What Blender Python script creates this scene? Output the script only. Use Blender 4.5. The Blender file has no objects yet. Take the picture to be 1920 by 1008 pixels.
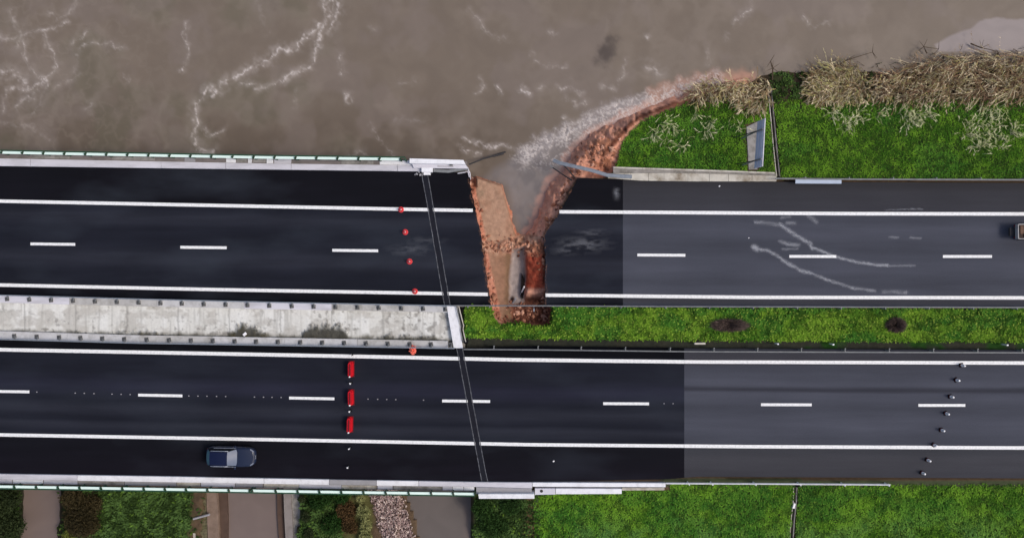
import bpy, bmesh, math, random
import numpy as np
from mathutils import Vector

# ------------------------------------------------------------------ camera, world, sun
scene = bpy.context.scene
COL = scene.collection
H = 70.0                       # flying height of the camera above the road
S = 1920 / 90.0                # pixels of the photo per metre at road level
cam_d = bpy.data.cameras.new('camera'); cam = bpy.data.objects.new('camera', cam_d)
COL.objects.link(cam); scene.camera = cam
cam.location = (0, 0, H); cam.rotation_euler = (0, 0, 0)
cam_d.sensor_width = 36; cam_d.lens = 36 * H / 90.0
cam_d.clip_start = 1; cam_d.clip_end = 5000

SUN_EL, SUN_AZ = 52, 100       # degrees; azimuth measured from +y clockwise
world = bpy.data.worlds.new('World'); scene.world = world; world.use_nodes = True
wn = world.node_tree.nodes; wl = world.node_tree.links
bg = wn['Background']; bg.inputs[1].default_value = 0.13
sky = wn.new('ShaderNodeTexSky'); sky.sky_type = 'NISHITA'; sky.sun_disc = False
sky.sun_elevation = math.radians(SUN_EL); sky.sun_rotation = math.radians(SUN_AZ)
sky.air_density = 1.0; sky.dust_density = 4.0; sky.ozone_density = 1.0
wl.new(sky.outputs[0], bg.inputs[0])
sun_d = bpy.data.lights.new('sun', 'SUN'); sun_d.energy = 1.5; sun_d.angle = math.radians(16)
sun_d.color = (1, 0.95, 0.88)
sun = bpy.data.objects.new('sun', sun_d); COL.objects.link(sun)
el, az = math.radians(SUN_EL), math.radians(SUN_AZ)
sdir = Vector((math.sin(az) * math.cos(el), math.cos(az) * math.cos(el), math.sin(el)))
sun.rotation_euler = sdir.to_track_quat('Z', 'Y').to_euler(); sun.location = (0, 0, 60)
vs = scene.view_settings
vs.view_transform = 'Standard'; vs.look = 'None'; vs.gamma = 1; vs.exposure = 0.0
vs.use_curve_mapping = False

random.seed(7); rng = np.random.default_rng(7)
GAIN = 1.0                     # photo linear value -> base colour

# ------------------------------------------------------------------ helpers
def srgb(r, g, b, k=1.0):
    def f(v):
        v /= 255.0
        return (v / 12.92 if v <= 0.04045 else ((v + 0.055) / 1.055) ** 2.4)
    return (f(r) * k * GAIN, f(g) * k * GAIN, f(b) * k * GAIN)

def W(px, py, z=0.0):
    k = (H - z) / H / S
    return ((px - 960) * k, (504 - py) * k, z)
def WA(px, py, z):
    k = (H - z) / H / S
    return np.stack([(px - 960) * k, (504 - py) * k, z + 0 * px], -1)
def F(px):                     # the gentle bend of the carriageways
    t = np.asarray(px, float) / 1920.0
    t = np.clip(t, -0.6, 1.0)
    return 24.5 * (1 - (1 - t) ** 2)

def _hash(ix, iy, seed):
    n = (ix.astype(np.int64) * 374761393 + iy.astype(np.int64) * 668265263 + seed * 974711) & 0xffffffff
    n = ((n ^ (n >> 13)) * 1274126177) & 0xffffffff
    n = n ^ (n >> 16)
    return (n & 0xffff) / 65535.0
def vnoise(x, y, seed=0):
    x = np.asarray(x, float); y = np.asarray(y, float)
    ix = np.floor(x); iy = np.floor(y); fx = x - ix; fy = y - iy
    ux = fx * fx * (3 - 2 * fx); uy = fy * fy * (3 - 2 * fy)
    a = _hash(ix, iy, seed); b = _hash(ix + 1, iy, seed)
    c = _hash(ix, iy + 1, seed); d = _hash(ix + 1, iy + 1, seed)
    return (a * (1 - ux) + b * ux) * (1 - uy) + (c * (1 - ux) + d * ux) * uy
def fbm(x, y, octs=4, seed=0):
    s = 0; amp = 0.5; tot = 0
    for i in range(octs):
        s = s + amp * vnoise(x * 2 ** i + 17.3 * i, y * 2 ** i - 9.1 * i, seed + i); tot += amp; amp *= 0.55
    return s / tot
def sst(a, b, x):
    t = np.clip((x - a) / (b - a), 0, 1); return t * t * (3 - 2 * t)
def segdist(px, py, ax, ay, bx, by):
    dx, dy = bx - ax, by - ay; L = dx * dx + dy * dy + 1e-9
    t = np.clip(((px - ax) * dx + (py - ay) * dy) / L, 0, 1)
    return np.hypot(px - ax - t * dx, py - ay - t * dy)
def sdf(px, py, poly):         # negative inside
    d = np.full(px.shape, 1e9); ins = np.zeros(px.shape, bool); n = len(poly)
    for i in range(n):
        ax, ay = poly[i]; bx, by = poly[(i + 1) % n]
        d = np.minimum(d, segdist(px, py, ax, ay, bx, by))
        if ay != by:
            c = ((ay > py) != (by > py)) & (px < (bx - ax) * (py - ay) / (by - ay) + ax)
            ins ^= c
    return np.where(ins, -d, d)
def linedist(px, py, pts):
    d = np.full(px.shape, 1e9)
    for (ax, ay), (bx, by) in zip(pts[:-1], pts[1:]):
        lo, hi = min(ax, bx) - 60, max(ax, bx) + 60
        d = np.minimum(d, segdist(px, py, ax, ay, bx, by))
    return d

def mesh_np(name, V, Fc, mat, parent=None, col=None, smooth=False):
    """V (n,3), Fc (m,k) with constant k"""
    V = np.asarray(V, np.float32).reshape(-1, 3); Fc = np.asarray(Fc, np.int32)
    me = bpy.data.meshes.new(name)
    me.vertices.add(len(V)); me.vertices.foreach_set('co', V.ravel())
    k = Fc.shape[1]; m = len(Fc)
    me.loops.add(m * k); me.loops.foreach_set('vertex_index', Fc.ravel())
    me.polygons.add(m); me.polygons.foreach_set('loop_start', np.arange(0, m * k, k, dtype=np.int32))
    me.polygons.foreach_set('loop_total', np.full(m, k, np.int32))
    me.polygons.foreach_set('use_smooth', np.full(m, bool(smooth)))
    me.update(calc_edges=True); me.validate()
    if col is not None:
        a = me.color_attributes.new('Col', 'FLOAT_COLOR', 'POINT')
        c = np.ones((len(V), 4), np.float32); c[:, :col.shape[1]] = col
        a.data.foreach_set('color', c.ravel())
    if mat: me.materials.append(mat)
    o = bpy.data.objects.new(name, me); COL.objects.link(o)
    if parent: o.parent = parent
    return o
def grid_faces(ny, nx):
    i = np.arange(ny * nx).reshape(ny, nx)
    return np.stack([i[:-1, :-1], i[1:, :-1], i[1:, 1:], i[:-1, 1:]], -1).reshape(-1, 4)

class MB:
    """collects simple solids in one bmesh"""
    def __init__(s): s.bm = bmesh.new()
    def box(s, c, size, rz=0.0, rx=0.0, ry=0.0, taper=1.0, bev=0.0):
        from mathutils import Matrix, Euler
        r = Euler((rx, ry, rz)).to_matrix()
        vs_ = []
        for z in (-.5, .5):
            t = taper if z > 0 else 1
            for x, y in ((-.5, -.5), (.5, -.5), (.5, .5), (-.5, .5)):
                vs_.append(s.bm.verts.new(Vector(c) + r @ Vector((x * size[0] * t, y * size[1] * t, z * size[2]))))
        fs = [(0, 3, 2, 1), (4, 5, 6, 7), (0, 1, 5, 4), (1, 2, 6, 5), (2, 3, 7, 6), (3, 0, 4, 7)]
        new = [s.bm.faces.new([vs_[i] for i in f]) for f in fs]
        if bev > 0:
            es = list({e for f in new for e in f.edges})
            bmesh.ops.bevel(s.bm, geom=es, offset=bev, segments=2, affect='EDGES')
        return s
    def prism(s, pts, z0, z1):
        """pts: world xy (ccw or cw)"""
        a = 0
        for i in range(len(pts)):
            x0, y0 = pts[i][:2]; x1, y1 = pts[(i + 1) % len(pts)][:2]; a += x0 * y1 - x1 * y0
        if a < 0: pts = pts[::-1]
        lo = [s.bm.verts.new((p[0], p[1], z0)) for p in pts]
        hi = [s.bm.verts.new((p[0], p[1], z1)) for p in pts]
        n = len(pts)
        s.bm.faces.new(hi); s.bm.faces.new(lo[::-1])
        for i in range(n):
            j = (i + 1) % n; s.bm.faces.new((lo[i], lo[j], hi[j], hi[i]))
        return s
    def tube(s, pts, r, n=6, r1=None):
        pts = [Vector(p) for p in pts]; rings = []
        for i, p in enumerate(pts):
            d = (pts[min(i + 1, len(pts) - 1)] - pts[max(i - 1, 0)]).normalized()
            u = d.cross(Vector((0, 0, 1)))
            if u.length < 0.05: u = d.cross(Vector((1, 0, 0)))
            u.normalize(); v = d.cross(u)
            rr = r if r1 is None else r + (r1 - r) * i / (len(pts) - 1)
            rings.append([s.bm.verts.new(p + rr * (math.cos(6.2832 * k / n) * u + math.sin(6.2832 * k / n) * v)) for k in range(n)])
        for a, b in zip(rings[:-1], rings[1:]):
            for k in range(n):
                s.bm.faces.new((a[k], a[(k + 1) % n], b[(k + 1) % n], b[k]))
        s.bm.faces.new(rings[0][::-1]); s.bm.faces.new(rings[-1])
        return s
    def lathe(s, prof, c=(0, 0, 0), n=16):
        rings = []
        for r, z in prof:
            rings.append([s.bm.verts.new((c[0] + r * math.cos(6.28319 * k / n), c[1] + r * math.sin(6.28319 * k / n), c[2] + z)) for k in range(n)])
        for a, b in zip(rings[:-1], rings[1:]):
            for k in range(n):
                s.bm.faces.new((a[k], a[(k + 1) % n], b[(k + 1) % n], b[k]))
        s.bm.faces.new(rings[0][::-1]); s.bm.faces.new(rings[-1])
        return s
    def poly(s, pts):
        s.bm.faces.new([s.bm.verts.new(p) for p in pts]); return s
    def sweep(s, path, prof):
        """closed profile (n, z) swept along world path of xyz"""
        P = [Vector(p) for p in path]; rings = []
        for i, p in enumerate(P):
            d = P[min(i + 1, len(P) - 1)] - P[max(i - 1, 0)]; d.z = 0; d.normalize()
            nrm = Vector((-d.y, d.x, 0))
            rings.append([s.bm.verts.new(p + nrm * a + Vector((0, 0, b))) for a, b in prof])
        m = len(prof)
        for a, b in zip(rings[:-1], rings[1:]):
            for k in range(m): s.bm.faces.new((a[k], a[(k + 1) % m], b[(k + 1) % m], b[k]))
        s.bm.faces.new(rings[0][::-1]); s.bm.faces.new(rings[-1])
        return s
    def build(s, name, mat, parent=None, smooth=False):
        me = bpy.data.meshes.new(name)
        bmesh.ops.recalc_face_normals(s.bm, faces=s.bm.faces[:])
        s.bm.to_mesh(me); s.bm.free()
        if smooth:
            for p in me.polygons: p.use_smooth = True
        if mat: me.materials.append(mat)
        o = bpy.data.objects.new(name, me); COL.objects.link(o)
        if parent: o.parent = parent
        return o

def tag(o, label=None, cat=None, group=None, kind=None):
    if label: o['label'] = label
    if cat: o['category'] = cat
    if group: o['group'] = group
    if kind: o['kind'] = kind
    return o
def empty(name, loc=(0, 0, 0), rz=0.0):
    o = bpy.data.objects.new(name, None); COL.objects.link(o)
    o.location = loc; o.rotation_euler = (0, 0, rz); o.empty_display_size = 0.3
    return o
def copy_tree(o, parent=None):
    c = o.copy(); COL.objects.link(c)
    if parent: c.parent = parent
    for ch in list(o.children): copy_tree(ch, c)
    return c

# ------------------------------------------------------------------ materials
def M(name, base, rough=0.8, var=0.15, scale=3.0, bump=0.2, bscale=20.0, spec=0.3, metal=0.0, stretch=(1, 1, 1), attr=False, dirt=None, dirt_amt=0.0, dirt_scale=1.0, coat=0.0):
    m = bpy.data.materials.new(name); m.use_nodes = True
    nt = m.node_tree; N = nt.nodes; L = nt.links; b = N['Principled BSDF']
    b.inputs['Roughness'].default_value = rough; b.inputs['Metallic'].default_value = metal
    b.inputs['Specular IOR Level'].default_value = spec
    b.inputs['Coat Weight'].default_value = coat
    tc = N.new('ShaderNodeTexCoord'); mp = N.new('ShaderNodeMapping'); mp.inputs['Scale'].default_value = stretch
    geo = N.new('ShaderNodeNewGeometry')
    L.new(geo.outputs['Position'], mp.inputs['Vector'])
    if attr:
        a = N.new('ShaderNodeAttribute'); a.attribute_name = 'Col'; src = a.outputs['Color']
    else:
        rgb = N.new('ShaderNodeRGB'); rgb.outputs[0].default_value = (*base, 1); src = rgb.outputs[0]
    if dirt is not None:
        n2 = N.new('ShaderNodeTexNoise'); n2.inputs['Scale'].default_value = dirt_scale; n2.inputs['Detail'].default_value = 6
        n2.inputs['Roughness'].default_value = 0.7
        L.new(mp.outputs[0], n2.inputs['Vector'])
        r2 = N.new('ShaderNodeMapRange'); r2.inputs[1].default_value = 0.45; r2.inputs[2].default_value = 0.7
        r2.inputs[3].default_value = 0; r2.inputs[4].default_value = dirt_amt
        L.new(n2.outputs[0], r2.inputs[0])
        mx = N.new('ShaderNodeMixRGB'); mx.inputs[2].default_value = (*dirt, 1)
        L.new(r2.outputs[0], mx.inputs[0]); L.new(src, mx.inputs[1]); src = mx.outputs[0]
    if var > 0:
        n = N.new('ShaderNodeTexNoise'); n.inputs['Scale'].default_value = scale; n.inputs['Detail'].default_value = 5
        L.new(mp.outputs[0], n.inputs['Vector'])
        r = N.new('ShaderNodeMapRange'); r.inputs[1].default_value = 0.25; r.inputs[2].default_value = 0.75
        r.inputs[3].default_value = 1 - var; r.inputs[4].default_value = 1 + var
        L.new(n.outputs[0], r.inputs[0])
        v = N.new('ShaderNodeVectorMath'); v.operation = 'SCALE'
        L.new(src, v.inputs[0]); L.new(r.outputs[0], v.inputs['Scale']); src = v.outputs[0]
    L.new(src, b.inputs['Base Color'])
    if bump > 0:
        n = N.new('ShaderNodeTexNoise'); n.inputs['Scale'].default_value = bscale; n.inputs['Detail'].default_value = 4
        L.new(geo.outputs['Position'], n.inputs['Vector'])
        bp = N.new('ShaderNodeBump'); bp.inputs['Strength'].default_value = bump; bp.inputs['Distance'].default_value = 0.05
        L.new(n.outputs[0], bp.inputs['Height']); L.new(bp.outputs[0], b.inputs['Normal'])
    return m

def asphalt(name, stops, var=0.12, sheen=0.0):
    """stops: list of (v, rgb) with v = metres north of the bent centre line"""
    m = bpy.data.materials.new(name); m.use_nodes = True
    nt = m.node_tree; N = nt.nodes; L = nt.links; b = N['Principled BSDF']
    b.inputs['Roughness'].default_value = 0.85; b.inputs['Specular IOR Level'].default_value = 0.08
    geo = N.new('ShaderNodeNewGeometry'); sep = N.new('ShaderNodeSeparateXYZ'); L.new(geo.outputs['Position'], sep.inputs[0])
    def math_(op, a, b_=None):
        n = N.new('ShaderNodeMath'); n.operation = op
        for i, s in enumerate((a, b_)):
            if s is None: continue
            if isinstance(s, (int, float)): n.inputs[i].default_value = s
            else: L.new(s, n.inputs[i])
        return n.outputs[0]
    t = math_('DIVIDE', math_('ADD', sep.outputs[0], 45.0), 90.0)
    u = math_('SUBTRACT', 1.0, math_('MINIMUM', t, 1.0))
    f = math_('MULTIPLY', math_('SUBTRACT', 1.0, math_('MULTIPLY', u, u)), 24.5 / S)
    v = math_('ADD', sep.outputs[1], f)          # metres, straightened
    # wobble
    mp = N.new('ShaderNodeMapping'); mp.inputs['Scale'].default_value = (0.05, 0.9, 1); L.new(geo.outputs['Position'], mp.inputs['Vector'])
    n1 = N.new('ShaderNodeTexNoise'); n1.inputs['Scale'].default_value = 1.0; n1.inputs['Detail'].default_value = 5; L.new(mp.outputs[0], n1.inputs['Vector'])
    v2 = math_('ADD', v, math_('MULTIPLY', math_('SUBTRACT', n1.outputs[0], 0.5), 0.5))
    lo = min(s[0] for s in stops); hi = max(s[0] for s in stops)
    fac = math_('DIVIDE', math_('SUBTRACT', v2, lo), hi - lo)
    cr = N.new('ShaderNodeValToRGB'); cr.color_ramp.interpolation = 'EASE'
    els = cr.color_ramp.elements
    ss = sorted(stops)
    els[0].position = 0; els[0].color = (*ss[0][1], 1); els[1].position = 1; els[1].color = (*ss[-1][1], 1)
    for p, c in ss[1:-1]:
        e = els.new((p - lo) / (hi - lo)); e.color = (*c, 1)
    L.new(fac, cr.inputs[0])
    src = cr.outputs[0]
    def scale(src, fac_out):
        vm = N.new('ShaderNodeVectorMath'); vm.operation = 'SCALE'; L.new(src, vm.inputs[0]); L.new(fac_out, vm.inputs['Scale']); return vm.outputs[0]
    def noise(sc, stretch, det, lo_, hi_, a=0.3, b_=0.7):
        mp = N.new('ShaderNodeMapping'); mp.inputs['Scale'].default_value = stretch; L.new(geo.outputs['Position'], mp.inputs['Vector'])
        n = N.new('ShaderNodeTexNoise'); n.inputs['Scale'].default_value = sc; n.inputs['Detail'].default_value = det; L.new(mp.outputs[0], n.inputs['Vector'])
        r = N.new('ShaderNodeMapRange'); r.inputs[1].default_value = a; r.inputs[2].default_value = b_; r.inputs[3].default_value = lo_; r.inputs[4].default_value = hi_
        L.new(n.outputs[0], r.inputs[0]); return r.outputs[0]
    src = scale(src, noise(1.0, (0.12, 1.6, 1), 6, 1 - var, 1 + var))
    src = scale(src, noise(0.25, (0.5, 1.0, 1), 4, 1 - var, 1 + var))
    src = scale(src, noise(14, (1, 1, 1), 3, 0.88, 1.12))
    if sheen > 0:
        g = noise(0.16, (0.55, 1.4, 1), 4, 0.0, sheen, 0.5, 0.75)  # wet sheen painted as paler blotches in the base colour
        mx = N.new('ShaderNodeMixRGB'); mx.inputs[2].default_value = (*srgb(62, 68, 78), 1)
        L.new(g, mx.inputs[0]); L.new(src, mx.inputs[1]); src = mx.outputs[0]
    L.new(src, b.inputs['Base Color'])
    n = N.new('ShaderNodeTexNoise'); n.inputs['Scale'].default_value = 30; n.inputs['Detail'].default_value = 3; L.new(geo.outputs['Position'], n.inputs['Vector'])
    bp = N.new('ShaderNodeBump'); bp.inputs['Strength'].default_value = 0.25; bp.inputs['Distance'].default_value = 0.02
    L.new(n.outputs[0], bp.inputs['Height']); L.new(bp.outputs[0], b.inputs['Normal'])
    return m

mt = {}
mt['white_paint'] = M('white_paint', (0.87, 0.87, 0.87), 0.6, 0.06, 6, 0.05, dirt=(0.35, 0.35, 0.37), dirt_amt=0.4, dirt_scale=5)
mt['joint'] = M('joint_seal', srgb(96, 98, 104), 0.8, 0.5, 2.5, 0.1, dirt=srgb(36, 36, 42), dirt_amt=.9, dirt_scale=3.5)
mt['joint_dark'] = M('joint_rubber', srgb(30, 31, 39), 0.7, 0.2, 4, 0.1, spec=0.1)
mt['conc_white'] = M('painted_concrete', srgb(208, 206, 214), 0.8, 0.08, 0.8, 0.1, stretch=(0.25, 1, 1), dirt=srgb(140, 138, 140), dirt_amt=0.45, dirt_scale=1.3)
mt['conc_bright'] = M('bright_concrete', srgb(236, 236, 240), 0.8, 0.05, 0.8, 0.1, dirt=srgb(175, 172, 172), dirt_amt=0.4, dirt_scale=1.8)
mt['conc_grey'] = M('grey_concrete', srgb(162, 160, 164), 0.85, 0.12, 1.5, 0.15, dirt=srgb(105, 102, 98), dirt_amt=0.5, dirt_scale=1.5)
mt['conc_dirty'] = M('dirty_concrete', srgb(150, 146, 142), 0.9, 0.2, 2.5, 0.2, dirt=srgb(80, 76, 66), dirt_amt=0.8, dirt_scale=0.9)
mt['conc_mud'] = M('muddy_concrete', srgb(196, 190, 178), 0.9, 0.15, 1.5, 0.2, dirt=srgb(120, 105, 85), dirt_amt=0.85, dirt_scale=0.8)
mt['walk'] = M('walkway_concrete', srgb(128, 120, 118), 0.9, 0.15, 1.0, 0.2, dirt=srgb(84, 82, 76), dirt_amt=0.6, dirt_scale=0.7)
mt['mint'] = M('mint_panel', srgb(226, 246, 236), 0.5, 0.04, 1, 0.0, spec=0.4)
mt['green_steel'] = M('green_painted_steel', srgb(38, 74, 52), 0.5, 0.15, 3, 0.0)
mt['galv'] = M('galvanised_steel', srgb(150, 156, 164), 0.45, 0.15, 4, 0.0, spec=0.5, metal=0.3)
mt['galv_dull'] = M('dull_galvanised_steel', srgb(128, 130, 132), 0.6, 0.2, 3, 0.0, metal=0.2)
mt['steel_dark'] = M('dark_steel', srgb(52, 50, 52), 0.7, 0.2, 3, 0.0)
mt['conc_pale'] = M('pale_kerb', srgb(196, 195, 196), 0.85, 0.12, 1.2, 0.15, dirt=srgb(128, 124, 116), dirt_amt=0.45, dirt_scale=1.6)
mt['conc_pale2'] = M('pale_kerb_worn', srgb(184, 182, 180), 0.85, 0.12, 1.2, 0.15, dirt=srgb(118, 114, 104), dirt_amt=0.55, dirt_scale=1.3)
mt['bracket'] = M('bracket_steel', srgb(92, 92, 92), 0.8, 0.35, 5, 0.1)
mt['pale_steel'] = M('pale_blue_steel', srgb(178, 190, 208), 0.5, 0.06, 2, 0.0)
mt['deck'] = M('deck_concrete', srgb(135, 130, 124), 0.9, 0.15, 0.6, 0.2)
mt['terrain'] = M('earth', (1, 1, 1), 0.92, 0.22, 2.5, 0.9, 7.0, 0.15, attr=True)
mt['leaf'] = M('foliage', (1, 1, 1), 0.75, 0.0, 1, 0.0, spec=0.1, attr=True)
mt['reed'] = M('dry_reed', (1, 1, 1), 0.85, 0.0, 1, 0.0, spec=0.1, attr=True)
mt['slab'] = M('weathered_slab', (1, 1, 1), 0.9, 0.08, 5, 0.3, 12, 0.2, attr=True)
mt['rock'] = M('broken_rock', (1, 1, 1), 0.9, 0.15, 6, 0.4, 14, 0.2, attr=True)
mt['bark'] = M('bark', srgb(80, 66, 52), 0.9, 0.2, 6, 0.3)
mt['red_plastic'] = M('red_plastic', srgb(196, 12, 30), 0.45, 0.06, 3, 0.0, spec=0.3)
mt['dark_red'] = M('dark_red_plastic', srgb(110, 8, 20), 0.5, 0.06, 3, 0.0, spec=0.3)
mt['pink_red'] = M('faded_red_plastic', srgb(226, 62, 66), 0.5, 0.08, 8, 0.0)
mt['refl_white'] = M('reflective_white', srgb(240, 238, 240), 0.4, 0.03, 8, 0.0)
mt['black_rubber'] = M('black_rubber', srgb(18, 18, 20), 0.8, 0.1, 8, 0.0, spec=0.1)
mt['orange_net'] = M('orange_mesh', srgb(238, 120, 100), 0.8, 0.2, 9, 0.0)

# water: colour and foam come from a vertex attribute broken up with noise
def water_material():
    m = bpy.data.materials.new('muddy_water'); m.use_nodes = True
    nt = m.node_tree; N = nt.nodes; L = nt.links; b = N['Principled BSDF']
    a = N.new('ShaderNodeAttribute'); a.attribute_name = 'Col'
    geo = N.new('ShaderNodeNewGeometry')
    n = N.new('ShaderNodeTexNoise'); n.inputs['Scale'].default_value = 0.35; n.inputs['Detail'].default_value = 6; n.inputs['Distortion'].default_value = 1.2
    L.new(geo.outputs['Position'], n.inputs['Vector'])
    r = N.new('ShaderNodeMapRange'); r.inputs[1].default_value = 0.3; r.inputs[2].default_value = 0.7; r.inputs[3].default_value = 0.95; r.inputs[4].default_value = 1.06
    L.new(n.outputs[0], r.inputs[0])
    v = N.new('ShaderNodeVectorMath'); v.operation = 'SCALE'; L.new(a.outputs['Color'], v.inputs[0]); L.new(r.outputs[0], v.inputs['Scale'])
    L.new(v.outputs[0], b.inputs['Base Color'])
    b.inputs['Roughness'].default_value = 0.35; b.inputs['Specular IOR Level'].default_value = 0.3
    n2 = N.new('ShaderNodeTexNoise'); n2.inputs['Scale'].default_value = 1.3; n2.inputs['Detail'].default_value = 9; n2.inputs['Distortion'].default_value = 0.6
    L.new(geo.outputs['Position'], n2.inputs['Vector'])
    bp = N.new('ShaderNodeBump'); bp.inputs['Strength'].default_value = 0.09; bp.inputs['Distance'].default_value = 0.12
    L.new(n2.outputs[0], bp.inputs['Height']); L.new(bp.outputs[0], b.inputs['Normal'])
    return m
mt['water'] = water_material()

# ------------------------------------------------------------------ ground
P0 = [(872, 322), (884, 360), (893, 400), (903, 450), (906, 480), (912, 520), (920, 570), (930, 598), (942, 606), (975, 601),
      (1000, 609), (1028, 606), (1034, 580), (1022, 555), (1023, 500), (1021, 460), (1018, 440), (1036, 415), (1053, 385),
      (1066, 355), (1082, 334), (1130, 332), (1152, 318), (1156, 300), (1163, 270), (1180, 245), (1200, 226), (1240, 208),
      (1290, 190), (1330, 178), (1400, 160), (1400, 60), (872, 60)]
PW = [(800, 60), (800, 330), (872, 330), (893, 336), (940, 346), (955, 400), (966, 440), (985, 443), (1003, 418), (1016, 385),
      (1034, 345), (1060, 318), (1075, 285), (1110, 252), (1150, 234), (1190, 214), (1240, 192), (1300, 172), (1400, 145), (1400, 60)]
PT = [(892, 332), (941, 347), (955, 400), (966, 442), (935, 456), (910, 452), (901, 400), (893, 360)]
PL = [(905, 468), (960, 476), (957, 560), (962, 603), (935, 600), (918, 555), (909, 510)]
PCH = [(960, 468), (984, 462), (986, 520), (982, 568), (955, 570), (955, 520)]
PR = [(984, 458), (1021, 455), (1023, 500), (1021, 541), (985, 541), (981, 500)]
PF = [(958, 566), (985, 556), (1020, 556), (1033, 580), (1028, 605), (1000, 608), (960, 600)]
WATER_Z = -2.7

def terrain_z(px, py):
    f = F(px)
    nz = fbm(px / 60, py / 60, 4, 3) - 0.5
    nf = fbm(px / 9, py / 9, 4, 8) - 0.5; nr = 1 - np.abs(2 * fbm(px / 13 + nz * 2, py / 13, 4, 9) - 1)
    # embankment, east of the abutment
    ytn = 315 + f; yts = 872 + f * 1.25
    dn = np.maximum(0, ytn - 2 - py) / S; ds = np.maximum(0, py - yts) / S
    z = -0.18 - dn * 0.27 - ds * 0.36
    z = np.where((dn > 0) | (ds > 0), z + nz * 0.35 * sst(0, 1.5, dn + ds), z)
    z = np.maximum(z, -7.0 + nz)
    road = ((py > ytn) & (py < 548 + f)) | ((py > 632 + f) & (py < yts - 6))
    z = np.where(road, -0.55, z)
    med = (py >= 552 + f) & (py <= 614 + f)
    z = np.where(med, -0.12 - 0.25 * np.sin(np.clip((py - 552 - f) / 62, 0, 1) * np.pi) + nf * 0.1, z)
    gut = sst(614, 618, py - f) * (1 - sst(632, 636, py - f))
    z = np.where((py > 614 + f) & (py < 636 + f), -0.15 - 0.35 * gut, z)
    # west: river bed and low ground under the bridge
    wob = (fbm(px * 0 + py / 40, py / 40, 3, 21) - 0.5) * 14
    xw = px + wob
    land = -1.75 + nz * .9 + nf * 0.3
    wz = land + 0 * px
    def chan(x0, x1, w, depth):
        nonlocal wz
        t = sst(x0 - w, x0 + w, xw) * (1 - sst(x1 - w, x1 + w, xw)); wz = wz * (1 - t) + depth * t
    chan(42, 112, 7, -3.4)
    chan(383, 560, 1.5, -3.6)
    chan(752, 888, 9, -3.5)
    stones = sst(690, 700, xw - (py - 920) * 0.25) * (1 - sst(752, 765, xw - (py - 920) * 0.35))
    wz = np.maximum(wz, np.where(stones > 0.3, -2.4, wz))
    wz = np.where((px < -60), land - 0.3, wz)
    t = sst(690, 740, py)                      # river to the north of here
    wz = wz * t + (-5.5) * (1 - t)
    e = sst(866, 874, px + np.where(py > 860, (920 - np.minimum(py, 1100)) * 0.0 - 14, 0))
    z = z * e + np.where(py > 640, wz, -5.5) * (1 - e)
    # ---- the breach
    rgh = nf * 0.8 + nz * 0.3 + (nr - .75) * 0.6
    def blend(poly, w, zn, off=0.0):
        nonlocal z
        sd = sdf(px, py, poly) + nf * off
        t = sst(w, -w, sd); z = z * (1 - t) + zn * t
    east = (px > 873)
    z0 = z.copy()
    blend(P0, 7, -1.0 + rgh * .55, 7)
    blend(PW, 24, -4.1, 12)
    blend(PT, 3, -0.9 - 0.011 * (px - 893) * 1.0 + nf * 0.12 + nz * .3, 1)
    blend(PL, 6, -0.5 - 1.5 * np.clip((px - 912) / 50, 0, 1) + nf * 0.2, 3)
    blend(PR, 5, -0.7 + rgh * 0.45 - 0.6 * sst(1015, 985, px) - .35 * sst(520, 545, py), 4)
    blend(PF, 8, -2.3 + rgh * 0.4, 5)
    blend(PCH, 5, -2.3, 3)
    z = np.where((px > 860) | (py < 330), z, z0)
    # far drainage cuts
    dch = np.minimum(segdist(px, py, 1443, 165, 1459, 331), segdist(px, py, 1492, 912, 1483, 1040))
    z = z - 0.55 * sst(5.5, 2.5, dch)
    far = np.maximum(np.abs(px - 960) - 1500, np.abs(py - 504) - 1000)
    z = np.where(far > 0, np.where(py < 300, -9.0, np.maximum(z, -5)), z)
    return z

def lerpc(c, cn, t): return c * (1 - t[..., None]) + np.asarray(cn) * t[..., None]
def grass_density(px, py):
    """1 where turf grows"""
    f = F(px); n = fbm(px / 14, py / 14, 3, 40)
    ytn = 315 + f; yts = 872 + f * 1.25
    g = np.zeros(px.shape)
    north = sst(ytn - 1, ytn - 7, py) * sst(170, 205, py + (n - .5) * 30 ) * (px > 1150)
    south = sst(yts + 3, yts + 12, py) * (py > np.where(px < 1255, 919, 905))
    med = sst(553 + f, 557 + f, py) * sst(617 + f, 613 + f, py)
    g = np.maximum(north, np.maximum(south * (px > 1000 + (n - .5) * 20), med * (px > 871)))
    sd = sdf(px, py, P0) + (n - .5) * 8
    g = g * sst(0, 6, sd)
    dch = np.minimum(segdist(px, py, 1443, 165, 1459, 331), segdist(px, py, 1492, 912, 1483, 1040))
    g = g * sst(4, 7, dch)
    g = g * sst(0, 3, sdf(px, py, [(1398, 235), (1421, 228), (1424, 318), (1402, 320)]))
    # low ground south-west
    if True:
        wob = (fbm(px * 0 + py / 40, py / 40, 3, 21) - 0.5) * 14; xw = px + wob
        sw = (py > np.where(px > 872, 936, 915)) & (px < 1000)
        band = lambda a, b: sst(a - 4, a + 4, xw) * (1 - sst(b - 4, b + 4, xw))
        gw = np.maximum.reduce([band(182, 358), band(564, 650) * 0.9, band(358, 384) * .35 * sst(.45, .6, n), band(548, 566) * .4 * sst(.45, .6, n), band(892, 1012) * 0.8, band(-900, 38) * 0.5, band(112, 182) * 0.35])
        g = np.where(sw, np.maximum(gw, 0), np.where((px < 1000) & (py > 860), 0, g))
    return np.clip(g, 0, 1)

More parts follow.
